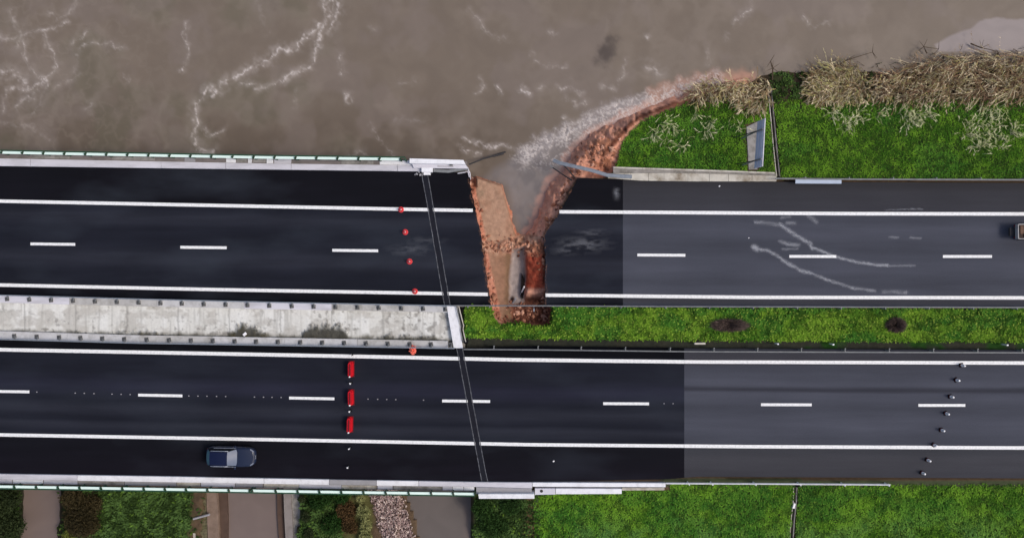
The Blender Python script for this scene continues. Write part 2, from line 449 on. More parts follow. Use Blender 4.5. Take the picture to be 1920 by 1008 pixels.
def axis(lo, hi, step, fine=()):
    xs = list(np.arange(lo, hi + 0.1, step))
    for a, b, s in fine:
        xs = [x for x in xs if not (a <= x <= b)] + list(np.arange(a, b + 0.1, s))
    ext = [60, 140, 300, 700, 1500, 4000, 12000, 30000]
    xs = sorted(xs); return np.array([xs[0] - e for e in ext[::-1]] + xs + [xs[-1] + e for e in ext])
tx = axis(-300, 2220, 6, [(868, 1200, 1.7)]); ty = axis(-150, 1200, 4, [(150, 620, 2.2)])
TX, TY = np.meshgrid(tx, ty)
TZ = terrain_z(TX, TY)
f_ = F(TX); n1 = fbm(TX / 40, TY / 40, 4, 51); n2 = fbm(TX / 7, TY / 7, 4, 61); n3 = fbm(TX / 18, TY / 18, 4, 71)
C = np.zeros(TX.shape + (3,)) + np.array(srgb(88, 72, 56))
gd = grass_density(TX, TY)
C = lerpc(C, srgb(40, 66, 20), gd * 0.9)
# shoulders and gutter
gut = sst(614, 617, TY - f_) * (1 - sst(633, 636, TY - f_)) * (TX > 860)
C = lerpc(C, srgb(44, 50, 44), gut * (0.75 + 0.25 * n3)); C = lerpc(C, srgb(36, 70, 24), gut * sst(0.55, 0.7, n1) * sst(1250, 1500, TX))
edge = ((np.abs(TY - (879 + f_ * 1.2)) < 9) & (TX > 1240))
C = lerpc(C, srgb(66, 72, 50), edge * 1.0)
# bank under the reeds
bank = sst(222, 196, TY + (n1 - .5) * 40 ) * (TX > 1200)
C = lerpc(C, srgb(60, 50, 38), bank * 0.9); C = lerpc(C, srgb(50, 56, 32), bank * sst(.4, .6, n3) * sst(1530, 1500, TX) * (TX > 1440))
# breach soils
sd0 = sdf(TX, TY, P0); inb = sst(4, -3, sd0 + (n2 - .5) * 7)
soil = np.zeros(C.shape) + np.array(srgb(204, 132, 102))
soil = lerpc(soil, srgb(164, 96, 70), sst(0.48, 0.66, n2) * .8)
soil = lerpc(soil, srgb(214, 162, 138), sst(0.50, 0.7, n3) * 0.7)
# wet pale mud beside the rapids
wetd = sdf(TX, TY, PW); wet = sst(70, 24, wetd + (n3 - .5) * 20) * (TX > 985)
soil = lerpc(soil, srgb(224, 164, 138), wet * 0.85)
# brown clods on the shoulder of the bank
cl = sst(30, 0, sdf(TX, TY, [(1090, 295), (1120, 262), (1160, 240), (1168, 250), (1150, 300), (1110, 315)]) + (n2 - .5) * 30)
soil = lerpc(soil, srgb(134, 88, 64), cl * sst(0.42, 0.62, n2) * 0.8)
dk = sst(7, 2, linedist(TX, TY, [(1130, 290), (1165, 252), (1195, 222), (1240, 204), (1300, 186), (1400, 168)]) + (n2 - .5) * 10)
soil = lerpc(soil, srgb(86, 42, 28), dk * 0.85)
sdT = sdf(TX, TY, PT); tT = sst(2, -2, sdT + (n2 - .5) * 2)
soil = lerpc(soil, srgb(164, 130, 108), tT)
soil = lerpc(soil, srgb(130, 108, 88), tT * sst(0.46, 0.62, n1 * 0.6 + n3 * 0.4) * 0.9)
soil = lerpc(soil, srgb(176, 128, 104), tT * sst(0.5, 0.7, n3) * 0.4)
tL = sst(4, -4, sdf(TX, TY, PL)); soil = lerpc(soil, srgb(138, 106, 86), tL * 0.95); soil = lerpc(soil, srgb(112, 88, 66), tL * sst(940, 952, TX + (n3 - .5) * 8) * .7)
rim = sst(10, 4, linedist(TX, TY, [(876, 330), (886, 370), (896, 410), (906, 455), (913, 505), (922, 545), (932, 590)]) + (n2 - .5) * 7)
soil = lerpc(soil, srgb(196, 132, 108), rim * 0.85); soil = lerpc(soil, srgb(150, 78, 58), rim * sst(0.5, 0.66, n2) * 0.7)
tR = sst(3, -3, sdf(TX, TY, PR) + (n2 - .5) * 5); soil = lerpc(soil, srgb(164, 78, 56), tR * 0.95); soil = lerpc(soil, srgb(126, 50, 36), tR * sst(0.5, 0.6, n2) * 0.7); soil = lerpc(soil, srgb(176, 124, 96), tR * sst(486, 466, TY) * .8)
tM = sst(4, -3, sdf(TX, TY, [(985, 541), (1020, 541), (1018, 562), (988, 562)]) + (n2 - .5) * 5); soil = lerpc(soil, srgb(190, 140, 120), tM * .9)
tF = sst(5, -5, sdf(TX, TY, PF)); soil = lerpc(soil, srgb(92, 56, 44), tF * 0.95)  # brown pit floor, darkened further to paint in the shadow of its depth
led = sst(16, 6, linedist(TX, TY, [(908, 462), (940, 466), (975, 452), (1000, 448)]) + (n2 - .5) * 12)
soil = lerpc(soil, srgb(196, 156, 130), led * 0.8); soil = lerpc(soil, srgb(134, 92, 70), led * sst(0.5, 0.62, n2) * 0.8)
tC = sst(3, -3, sdf(TX, TY, PCH) + (n2 - .5) * 3); soil = lerpc(soil, srgb(160, 146, 140), tC)
soil = lerpc(soil, srgb(60, 40, 32), sst(6, 2, np.hypot(TX - 961, (TY - 562) * .6) + (n2 - .5) * 4) * .95)  # shade of a small hole painted into the soil colour
C = C * (1 - inb[..., None]) + soil * inb[..., None]
C = np.where(((TZ < WATER_Z - .12) & ((TX < 985) | (TY > 450)))[..., None], np.array(srgb(110, 98, 88)), C)
# south-west ground
wob = (fbm(TX * 0 + TY / 40, TY / 40, 3, 21) - 0.5) * 14; XW = TX + wob
sw = (TY > 860) & (TX < 1012)
def zone(a, b, c, s=5, amt=0.9):
    global C
    t = sst(a - s, a + s, XW) * (1 - sst(b - s, b + s, XW)) * sw * amt
    C = C * (1 - t[..., None]) + np.array(c) * t[..., None]
zone(-2000, 45, srgb(34, 40, 24)); zone(110, 188, srgb(52, 46, 32)); zone(120, 170, srgb(30, 34, 18), 14, 0.6)
zone(562, 655, srgb(42, 56, 26)); zone(645, 700, srgb(84, 84, 48)); zone(885, 985, srgb(38, 56, 26)); zone(985, 1020, srgb(92, 74, 52), 6, 0.8)
C = C * (0.85 + 0.3 * n2)[..., None]
ground = mesh_np('ground', WA(TX, TY, TZ).reshape(-1, 3), grid_faces(*TX.shape)[:, ::1], mt['terrain'], col=C.reshape(-1, 3), smooth=True)
tag(ground, kind='structure')

# ------------------------------------------------------------------ river water
wx = axis(-300, 2220, 12, [(-2, 1922, 2.0)]); wy = axis(-150, 1200, 10, [(-2, 450, 2.0), (455, 600, 4.0)])
WX, WY = np.meshgrid(wx, wy)
q1 = fbm(WX / 45, WY / 45, 4, 101) - .5; q2 = fbm(WX / 45 + 9, WY / 45 + 4, 4, 111) - .5
DX = WX + q1 * 26; DY = WY + q2 * 26
g1 = fbm(WX / 5, WY / 5, 3, 121); g2 = fbm(WX / 12, WY / 12, 4, 131); g3 = fbm(WX / 90, WY / 90, 4, 141)
WC = np.zeros(WX.shape + (3,)) + np.array(srgb(116, 104, 92))
nearb = sst(120, 290, WY) * (1 - sst(900, 1100, WX))
WC = lerpc(WC, srgb(96, 84, 72), nearb * 0.75)
WC = lerpc(WC, srgb(104, 98, 82), sst(0.5, 0.7, g3) * 0.5 * (WX < 700))
WC = lerpc(WC, srgb(124, 112, 104), sst(0.45, 0.65, fbm(WX / 70, WY / 70, 4, 151)) * 0.5)
h1 = fbm(WX / 9, WY / 9, 4, 191); h2 = fbm(WX / 9 + 40, WY / 9, 4, 195)
ridge = 1 - np.abs(2 * fbm(DX / 55, DY / 55, 4, 161) - 1)
WC = lerpc(WC, srgb(140, 128, 116), sst(0.6, 1.0, ridge) * 0.28 * sst(.35, .65, g3))
WC = lerpc(WC, srgb(142, 130, 118), sst(0.86, 1.0, 1 - np.abs(2 * fbm(DX / 30 + 7, DY / 30, 4, 165) - 1)) * .22 * sst(520, 60, WX))
foam = np.zeros(WX.shape)
def streak(pts, w, a, warp=0.35, thr=0.45):
    global foam
    w = w * .74; a = a * .92
    xs = [p[0] for p in pts]; ys = [p[1] for p in pts]
    j = np.where((WX[0] > min(xs) - 60) & (WX[0] < max(xs) + 60))[0]; i = np.where((WY[:, 0] > min(ys) - 60) & (WY[:, 0] < max(ys) + 60))[0]
    if len(i) == 0 or len(j) == 0: return
    sl = (slice(i[0], i[-1] + 1), slice(j[0], j[-1] + 1))
    x = WX[sl] + q1[sl] * 40 * warp + (h1[sl] - .5) * 14; y = WY[sl] + q2[sl] * 40 * warp + (h2[sl] - .5) * 16
    d = linedist(x, y, pts); d2 = linedist(x + 5 * (h2[sl] - .5) + 3, y - 3, pts)
    brk = sst(.34, .6, g2[sl]); fine = .35 + .65 * sst(.35, .65, g1[sl])
    core = np.exp(-(d / (w * .42)) ** 2) * fine * (.25 + .9 * brk) + .5 * np.exp(-(d2 / (w * .35)) ** 2) * fine * sst(.4, .62, h1[sl]) + 0.26 * np.exp(-(d / (w * 2.6)) ** 2) * (.35 + brk)
    foam[sl] = np.maximum(foam[sl], a * core)
streak([(628, -5), (622, 25), (606, 42), (592, 52), (570, 72), (556, 90), (536, 96), (522, 88), (510, 105), (490, 118), (468, 125), (455, 138), (440, 142), (418, 158), (412, 168), (388, 168), (372, 188), (362, 205), (366, 230), (362, 250), (365, 270), (374, 288)], 4.5, 0.95)
streak([(605, -5), (612, 30), (602, 50), (598, 90), (580, 125), (560, 132), (548, 137), (530, 152), (508, 164), (490, 166), (478, 158), (450, 155)], 4, 0.8)
streak([(640, -5), (632, 30), (620, 60)], 6, 0.6); streak([(618, 0), (600, 60), (590, 110)], 5, 0.5)
streak([(470, 125), (480, 118), (478, 130)], 4, 1.0, thr=.35); streak([(395, 168), (404, 170), (400, 180)], 3, 1.2, thr=.2)
streak([(368, 275), (385, 283), (398, 286)], 7, 0.7); streak([(380, 240), (395, 256), (410, 252), (420, 242)], 3, 0.55)
for pts, w, a in [
    ([(80, 55), (105, 50), (133, 38)], 3, 0.7), ([(145, 92), (175, 82), (205, 82), (235, 92)], 3, 0.4), ([(135, 80), (150, 70), (165, 62)], 3, 0.45),
    ([(0, 70), (20, 72), (40, 64), (60, 60), (88, 56)], 4, 0.5), ([(42, 72), (42, 100), (60, 132), (85, 145), (108, 118), (96, 92), (85, 60)], 4, 0.42),
    ([(0, 134), (30, 138), (48, 155)], 7, 0.55), ([(4, 215), (6, 185), (10, 165), (30, 160), (55, 165), (80, 150)], 4, 0.6),
    ([(30, 205), (50, 180), (62, 186), (70, 160)], 3, 0.55), ([(0, 145), (25, 150)], 8, 0.3), ([(80, 140), (86, 150), (84, 160)], 2.5, 0.9),
    ([(20, 20), (40, 60), (30, 90)], 8, 0.3), ([(90, 22), (110, 32), (140, 20), (140, 0)], 5, 0.25), ([(60, 210), (75, 190), (80, 160)], 5, 0.35),
    ([(100, 165), (112, 160), (150, 140), (140, 100)], 5, 0.25), ([(165, 205), (172, 190)], 5, 0.25), ([(5, 230), (60, 235), (90, 262)], 12, 0.18),
    ([(352, 42), (348, 62), (353, 100), (345, 128), (342, 136)], 2.4, 0.65), ([(232, 145), (242, 155)], 2, 0.5),
    ([(868, 258), (882, 266), (905, 273), (935, 277), (965, 277)], 2.5, 0.75), ([(858, 274), (880, 284), (900, 289)], 2.5, 0.6),
    ([(934, 163), (940, 176)], 2.5, 0.8), ([(974, 166), (992, 177)], 2.5, 0.85), ([(1008, 168), (1022, 161)], 2.5, 0.6), ([(900, 148), (910, 165), (890, 175)], 3, 0.45),
    ([(878, 16), (900, 45), (920, 68), (952, 76)], 3, 0.35), ([(995, 95), (1005, 118), (1030, 124), (1060, 122)], 3, 0.35), ([(1056, 220), (1070, 230), (1100, 228)], 3, 0.8),
    ([(652, 180), (660, 195)], 4, 0.6), ([(690, 235), (715, 265), (735, 290)], 3, 0.3), ([(695, 48), (705, 55)], 3, 0.4), ([(640, 100), (642, 140)], 3, 0.4),
    ([(1172, 110), (1168, 140), (1160, 155)], 3, 0.4), ([(1130, 162), (1150, 168)], 4, 0.7), ([(1210, 70), (1215, 68)], 3, 0.5), ([(1415, 8), (1398, 28), (1378, 42)], 4, 0.4),
    ([(1362, 72), (1364, 78)], 3, 0.5), ([(1505, 35), (1520, 50), (1552, 40)], 3, 0.35), ([(1330, 90), (1330, 120)], 4, 0.35), ([(1210, 120), (1240, 140)], 6, 0.5),
    ([(1030, 60), (1045, 62)], 3, 0.25), ([(740, 225), (790, 228)], 4, 0.25), ([(750, 155), (780, 150)], 6, 0.15), ([(1050, 165), (1070, 160), (1090, 175)], 5, 0.45), ([(1060, 185), (1080, 195), (1100, 195)], 4, 0.4),
    ([(560, 165), (555, 200)], 3, 0.2), ([(650, 290), (690, 290)], 5, 0.25), ([(480, 0), (500, 60)], 8, 0.1)]:
    streak(pts, w, a)
# rapids along the breach
rl = [(985, 292), (1020, 268), (1050, 255), (1090, 240), (1125, 220), (1160, 207), (1200, 196), (1250, 180), (1300, 162), (1345, 152)]
rd = linedist(WX + q1 * 14, WY + q2 * 14, rl)
FU = (-WX * .9 + WY * .43) + (h1 - .5) * 22; FV = (WX * .43 + WY * .9) + (h2 - .5) * 18
rid2 = 1 - np.abs(2 * fbm(FU / 16 + 3, FV / 6, 4, 171) - 1)
rap = sst(26, 2, rd + (g2 - .5) * 22); lf = sst(.3, .62, fbm(WX / 28, WY / 28, 3, 177))
rid3 = 1 - np.abs(2 * fbm(DX / 12 + 30, DY / 9, 4, 173) - 1)
foam = np.maximum(foam, rap * (0.12 + 0.9 * np.maximum(sst(0.82, 0.99, rid2) * (.45 + .55 * lf), sst(.9, .995, rid3))) * 0.95)
WC = lerpc(WC, srgb(152, 145, 146), rap * .6)
fan = sst(10, -14, sdf(WX, WY, [(958, 300), (985, 280), (1050, 262), (1085, 262), (1060, 320), (1030, 360), (1005, 420), (975, 438), (960, 400), (948, 350), (900, 340), (925, 318)]))
WC = lerpc(WC, srgb(134, 127, 126), fan * (0.35 + 0.6 * (fbm(WX / 26, WY / 26, 4, 181))))
WC = lerpc(WC, srgb(108, 102, 101), fan * sst(0.42, 0.65, fbm(WX / 22, WY / 36, 4, 185)) * 0.7)
foam = np.maximum(foam, sst(20, -10, sdf(WX, WY, [(965, 290), (1060, 255), (1075, 280), (1045, 310), (975, 310)])) * sst(0.80, 0.98, rid2) * 0.55)
SH = [(985, 446), (1003, 418), (1016, 385), (1034, 345), (1060, 318), (1075, 285), (1110, 252), (1150, 234), (1190, 214), (1240, 192), (1300, 172), (1400, 150)]
silt = sst(20, 4, linedist(WX, WY, SH) + (g2 - .5) * 26)
WC = lerpc(WC, srgb(186, 144, 128), np.clip(silt * 0.85, 0, 1))
WC = lerpc(WC, srgb(172, 132, 112), sst(26, 6, linedist(WX, WY, [(1230, 178), (1290, 160), (1340, 150), (1400, 148)]) + (g2 - .5) * 20) * 0.75)
blob = sst(1.15, 0.2, np.hypot((WX - 1138 + (WY - 97) * 0.35) / 22, (WY - 97) / 36) + (g2 - .5) * 0.9)
WC = lerpc(WC, srgb(76, 67, 62), blob * 0.85)
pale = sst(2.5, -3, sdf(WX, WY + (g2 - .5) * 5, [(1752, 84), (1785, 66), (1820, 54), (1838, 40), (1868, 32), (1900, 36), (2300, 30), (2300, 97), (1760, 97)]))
WC = lerpc(WC, srgb(146, 136, 134), pale * 0.85)  # paints the sky's reflection into the water colour as a pale patch
pool = sst(3, -3, sdf(WX, WY, [(950, 455), (995, 455), (995, 580), (950, 580)])); WC = lerpc(WC, srgb(146, 130, 124), pool)
foam = np.clip(foam, 0, 1)
WC = lerpc(WC, srgb(210, 200, 194), foam * 0.85)
sw_ = (WY > 700); WC = np.where(sw_[..., None], np.array(srgb(118, 104, 98)), WC)
t_ = (sst(690, 760, WX) * (1 - sst(860, 890, WX)) * sw_); WC = lerpc(WC, srgb(98, 92, 88), t_ * 0.8)
turb = np.clip(np.maximum(rap * .7, fan * 0.12), 0, 1)
WZ = WATER_Z + (g3 - .5) * 0.05 + turb * (rid2 - 0.7) * 0.16 + foam * 0.03
farm = (np.abs(WX - 960) > 1300) | (np.abs(WY - 504) > 700); WZ = np.where(farm, WATER_Z, WZ)
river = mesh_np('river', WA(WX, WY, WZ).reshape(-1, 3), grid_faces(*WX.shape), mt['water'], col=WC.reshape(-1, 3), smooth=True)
tag(river, kind='structure')

# ------------------------------------------------------------------ carriageways
BL = [(300, 876), (326, 880), (345, 882), (360, 884), (380, 889), (400, 893), (425, 898), (450, 903), (480, 906), (500, 909), (520, 912), (545, 916), (580, 922)]
BR = [(300, 1086), (333, 1081), (345, 1073), (355, 1068), (370, 1061), (385, 1053), (400, 1045), (415, 1036), (430, 1024), (440, 1018), (460, 1021), (480, 1022), (500, 1023), (540, 1022), (580, 1021)]
def breach(side, y):
    p = BL if side == 'L' else BR
    v = np.interp(y, [a for a, b in p], [b for a, b in p])
    return v + (fbm(y / 5, y * 0 + (3 if side == 'L' else 8), 3, 5) - .5) * 5
def patch(name, x0, x1, yt, yb, mat, z=0.0, thick=0.32, nx=60, nv=40, parent=None):
    """slab between bent edges; x0/x1 may be functions of y"""
    v = np.linspace(0, 1, nv); rows = []
    for vv in v:
        y_mid = yt(900) * (1 - vv) + yb(900) * vv
        a = x0(y_mid) if callable(x0) else x0; b = x1(y_mid) if callable(x1) else x1
        xs = np.linspace(float(a), float(b), nx)
        ys = np.array([yt(x) * (1 - vv) + yb(x) * vv for x in xs])
        rows.append(np.stack([xs, ys], -1))
    R = np.array(rows); ny, nx_ = R.shape[:2]
    top = WA(R[..., 0], R[..., 1], np.full(R.shape[:2], z))
    V = top.reshape(-1, 3); Fc = list(grid_faces(ny, nx_))
    if thick > 0:
        bot = top.copy(); bot[..., 2] -= thick; n = len(V)
        V = np.concatenate([V, bot.reshape(-1, 3)])
        Fb = [f[::-1] + n for f in grid_faces(ny, nx_)]
        i = np.arange(ny * nx_).reshape(ny, nx_)
        loops = np.concatenate([i[0, :], i[1:, -1], i[-1, -2::-1], i[-2:0:-1, 0]])
        side = [[loops[k], loops[(k + 1) % len(loops)], loops[(k + 1) % len(loops)] + n, loops[k] + n] for k in range(len(loops))]
        Fc = Fc + Fb + [np.array(s) for s in side]
    return mesh_np(name, V, np.array(Fc), mat, parent)
def edge(pts):
    xs = [p[0] for p in pts]; ys = [p[1] for p in pts]
    return lambda x: float(np.interp(x, xs, ys))
N_top = edge([(-700, 300), (0, 311), (300, 315), (780, 321), (900, 324), (1082, 333), (1150, 336), (1400, 341), (1500, 341), (1920, 343), (2700, 343)])
N_bot = edge([(-700, 536), (0, 553), (250, 560), (500, 566), (850, 573), (1300, 576), (1920, 577), (2700, 577)])
S_top = edge([(-700, 618), (0, 636), (250, 643), (500, 647), (850, 653), (1000, 649), (1300, 653), (1920, 656), (2700, 656)])
S_bot = edge([(-700, 876), (0, 888), (320, 893), (640, 899), (915, 904), (1250, 898), (1300, 893), (1920, 896), (2700, 896)])

d1 = srgb(19, 19, 25); d2 = srgb(30, 32, 41); d3 = srgb(41, 43, 52)
# v in metres: (504 - y0)/S where y0 is the row at the far left of the photo
vv = lambda y: (504 - y) / S
dark_stops_n = [(vv(310), d1), (vv(374), d1), (vv(382), d2), (vv(400), d3), (vv(425), d2), (vv(450), d2), (vv(478), d3), (vv(505), d2), (vv(528), d2), (vv(540), d1), (vv(556), srgb(12, 14, 20))]
dark_stops_s = [(vv(636), srgb(12, 13, 18)), (vv(648), srgb(14, 15, 20)), (vv(658), d2), (vv(690), d2), (vv(720), srgb(38, 39, 52)), (vv(742), d2), (vv(758), d3), (vv(780), d2), (vv(790), d3), (vv(808), d2), (vv(820), d1), (vv(890), srgb(22, 20, 28))]
g1c = srgb(60, 60, 66); g2c = srgb(67, 69, 78); g3c = srgb(74, 76, 86)
grey_n = [(vv(316), srgb(52, 51, 54)), (vv(345), srgb(57, 57, 62)), (vv(374), g1c), (vv(382), g2c), (vv(410), g3c), (vv(440), g2c), (vv(480), g3c), (vv(505), g2c), (vv(530), g3c), (vv(540), g1c), (vv(556), g2c)]
grey_s = [(vv(636), g1c), (vv(656), g1c), (vv(664), g2c), (vv(698), g3c), (vv(708), srgb(54, 55, 63)), (vv(716), g3c), (vv(742), g2c), (vv(770), g3c), (vv(808), g2c), (vv(818), srgb(60, 61, 66)), (vv(840), srgb(65, 65, 70)), (vv(885), g1c)]
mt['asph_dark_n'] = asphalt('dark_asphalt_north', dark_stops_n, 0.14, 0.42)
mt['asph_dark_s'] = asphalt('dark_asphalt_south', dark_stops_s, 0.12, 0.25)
mt['asph_grey_n'] = asphalt('grey_asphalt_north', grey_n, 0.08)
mt['asph_grey_s'] = asphalt('grey_asphalt_south', grey_s, 0.08)

roads = []
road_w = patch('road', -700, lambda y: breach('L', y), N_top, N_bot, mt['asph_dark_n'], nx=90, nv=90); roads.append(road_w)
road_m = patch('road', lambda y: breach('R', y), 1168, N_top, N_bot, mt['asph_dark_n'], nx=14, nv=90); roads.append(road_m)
road_e = patch('road', 1168, 2700, N_top, N_bot, mt['asph_grey_n'], z=-0.006, nx=60, nv=4); roads.append(road_e)
road_sw = patch('road', -700, 1283, S_top, S_bot, mt['asph_dark_s'], nx=80, nv=4); roads.append(road_sw)
road_se = patch('road', 1283, 2700, S_top, S_bot, mt['asph_grey_s'], z=-0.006, nx=60, nv=4); roads.append(road_se)
for o in roads: tag(o, kind='structure')
# ragged concrete/soil layer under the asphalt at the broken ends
def line_y(kind):
    base = {'A': [(-700, 358), (0, 377), (400, 385), (800, 393), (1050, 397), (1600, 400.5), (1920, 401), (2700, 401)],
            'B': [(-700, 514), (0, 534), (400, 542.5), (915, 551.5), (1022, 553), (1400, 557), (1920, 558), (2700, 558)],
            'C': [(-700, 634), (0, 655), (430, 663), (760, 669.5), (960, 674), (1300, 678), (1920, 680), (2700, 680)],
            'D': [(-700, 800), (0, 814.5), (400, 821.5), (640, 826), (1000, 833), (1400, 836.5), (1920, 839), (2700, 839)]}[kind]
    return edge(base)
def mark(name, x0, x1, yf, w, parent, mat='white_paint', z=0.004, nx=None):
    n = nx or max(2, int((x1 - x0) / 40) + 2); z = z + (parent.get('zoff', 0.0))
    xs = np.linspace(x0, x1, n); yc = np.array([yf(x) for x in xs])
    V = np.concatenate([WA(xs, yc - w / 2, np.full(n, z)), WA(xs, yc + w / 2, np.full(n, z))])
    Fc = [(i, i + n, i + n + 1, i + 1) for i in range(n - 1)]
    return mesh_np(name, V, np.array(Fc), mt[mat], parent)
mark('edge_line', -690, 886.5, line_y('A'), 6.3, road_w); mark('edge_line', 1049, 1167.9, line_y('A'), 6.3, road_m); mark('edge_line', 1168.1, 2690, line_y('A'), 6.5, road_e)
mark('edge_line', -690, 915, line_y('B'), 6.3, road_w); mark('edge_line', 1023, 1167.9, line_y('B'), 6.3, road_m); mark('edge_line', 1168.1, 2690, line_y('B'), 6.5, road_e)
mark('edge_line', -690, 1282.9, line_y('C'), 6.8, road_sw); mark('edge_line', 1283.1, 2690, line_y('C'), 6.5, road_se)
mark('edge_line', -690, 1282.9, line_y('D'), 6.3, road_sw); mark('edge_line', 1283.1, 2690, line_y('D'), 6.5, road_se)
for a, b, y0, y1, r in [(57, 141, 457, 458, road_w), (338, 425, 463.3, 464.3, road_w), (623, 709, 469, 470, road_w), (-220, -140, 451, 452, road_w),
                     (1195, 1285, 477.8, 478.3, road_e), (1480, 1568, 480.4, 480.6, road_e), (1768, 1860, 480.6, 480.6, road_e), (2060, 2150, 481, 481, road_e),
                     (-30, 55, 732.8, 734, road_sw), (259, 342, 740, 741.5, road_sw), (542, 627, 745.5, 747, road_sw), (829, 919, 751, 752, road_sw), (1131, 1217, 756, 756.4, road_sw),
                     (1427, 1522, 758, 758.3, road_se), (1722, 1810, 759.3, 759.3, road_se), (2015, 2100, 760, 760, road_se)]:
    mark('lane_dash', a, b, edge([(a, y0), (b, y1)]), 5.2, r, nx=2)

# expansion joint bands, two seams each, across the two bridge decks
def joint(x0, y0, x1, y1, parent):
    for dx, w, mname, nm, zz in ((0, 8, 'joint_dark', 'joint_infill', 0.010), (-5.4, 1.6, 'joint', 'joint_seam', 0.015), (5.4, 1.6, 'joint', 'joint_seam', 0.015)):
        n = 14; V = []
        for i in range(n):
            t = i / (n - 1); x = x0 + (x1 - x0) * t + dx; y = y0 + (y1 - y0) * t
            jit = (random.random() - .5) * 0.7
            V.append(W(x - w / 2 + jit, y, zz)); V.append(W(x + w / 2 + jit, y, zz))
        mesh_np(nm, V, np.array([(2 * i, 2 * i + 2, 2 * i + 3, 2 * i + 1) for i in range(n - 1)]), mt[mname], parent)
joint(796, 324, 839, 573, road_w); joint(862, 653, 909, 903, road_sw)

# pale dust smears on the grey carriageway
def dust_sheen_mat():
    m = bpy.data.materials.new('dust_sheen_smear'); m.use_nodes = True; nt = m.node_tree; N = nt.nodes; L = nt.links; b = N['Principled BSDF']
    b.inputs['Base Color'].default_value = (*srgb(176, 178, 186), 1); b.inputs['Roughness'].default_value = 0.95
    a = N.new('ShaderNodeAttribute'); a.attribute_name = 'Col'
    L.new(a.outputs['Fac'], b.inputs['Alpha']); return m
gx, gy = np.meshgrid(np.arange(1380, 1760, 1.2), np.arange(345, 556, 1.2))
gn = fbm(gx / 4, gy / 3, 3, 201); gn2 = fbm(gx / 10, gy / 6, 3, 205); al = np.zeros(gx.shape)
def smear(pts, w, a, rag=0.5):
    global al
    d = linedist(gx + (gn2 - .5) * 5, gy + (gn - .5) * 4, pts)
    al = np.maximum(al, a * .85 * sst(w * 1.6, 0, d) * (1 - .6 * rag + .6 * rag * sst(0.3, 0.65, gn2)))
smear([(1415, 464), (1419, 466)], 6, 0.75, 0.2); smear([(1424, 467), (1440, 470), (1455, 478), (1475, 492), (1500, 506), (1520, 512)], 3.4, 0.6)
smear([(1520, 512), (1545, 522), (1575, 532), (1600, 540)], 3, 0.6, 0.7); smear([(1600, 540), (1640, 545)], 3, 0.5, 0.8); smear([(1655, 546), (1700, 548)], 3.4, 0.5, 0.9)
smear([(1417, 416), (1440, 418), (1462, 422)], 3.5, 0.45, 0.7); smear([(1462, 420), (1485, 436), (1505, 448), (1520, 457)], 3.8, 0.6); smear([(1475, 418), (1490, 418)], 3.5, 0.4, 0.8)
smear([(1518, 454), (1523, 466)], 3.5, 0.6, 0.3); smear([(1523, 464), (1545, 472), (1570, 482), (1610, 492), (1650, 497), (1665, 497)], 2.8, 0.65, 0.35); smear([(1665, 498), (1715, 498)], 2, 0.4, 0.5)
smear([(1463, 453), (1480, 458), (1497, 459)], 3.6, 0.5, 0.6); smear([(1467, 467), (1497, 467)], 1.8, 0.35); smear([(1516, 404), (1530, 416)], 4.5, 0.4, 0.6)
smear([(1466, 408), (1480, 406)], 3, 0.35, 0.6); smear([(1668, 444), (1684, 445)], 2.2, 0.35, 0.6); smear([(1706, 445), (1726, 446)], 2.2, 0.4, 0.6)
smear([(1660, 394), (1700, 392), (1730, 392)], 1, 0.4, 0.3)
Vd = WA(gx, gy, np.full(gx.shape, 0.002)); Fd = grid_faces(*gx.shape)
keep = al.reshape(-1)[Fd].max(1) > 0.02
dust = mesh_np('dust_sheen_smear', Vd.reshape(-1, 3), Fd[keep], dust_sheen_mat(), road_e, col=np.repeat(al.reshape(-1, 1), 3, 1))

for rd_, box_, spots_ in ((road_m, (1030, 340, 1166, 520), [(1092, 458, 38, 12, .2), (1110, 436, 24, 6, .12), (1060, 470, 22, 7, .12), (1156, 362, 5, 9, .3)]), (road_w, (690, 400, 860, 520), [(770, 468, 34, 10, .10), (800, 450, 30, 6, .07)])):  # pale road sheen painted as faint film sheets, sharing the dust material
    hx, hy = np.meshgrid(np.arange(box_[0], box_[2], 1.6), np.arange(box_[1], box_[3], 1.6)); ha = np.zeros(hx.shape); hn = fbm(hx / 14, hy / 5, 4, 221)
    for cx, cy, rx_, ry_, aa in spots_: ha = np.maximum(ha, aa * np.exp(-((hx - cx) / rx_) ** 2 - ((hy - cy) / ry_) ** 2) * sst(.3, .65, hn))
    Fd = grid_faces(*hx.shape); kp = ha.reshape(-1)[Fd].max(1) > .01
    mesh_np('sheen_film', WA(hx, hy, np.full(hx.shape, .002)).reshape(-1, 3), Fd[kp], bpy.data.materials['dust_sheen_smear'], rd_, col=np.repeat(ha.reshape(-1, 1), 3, 1))

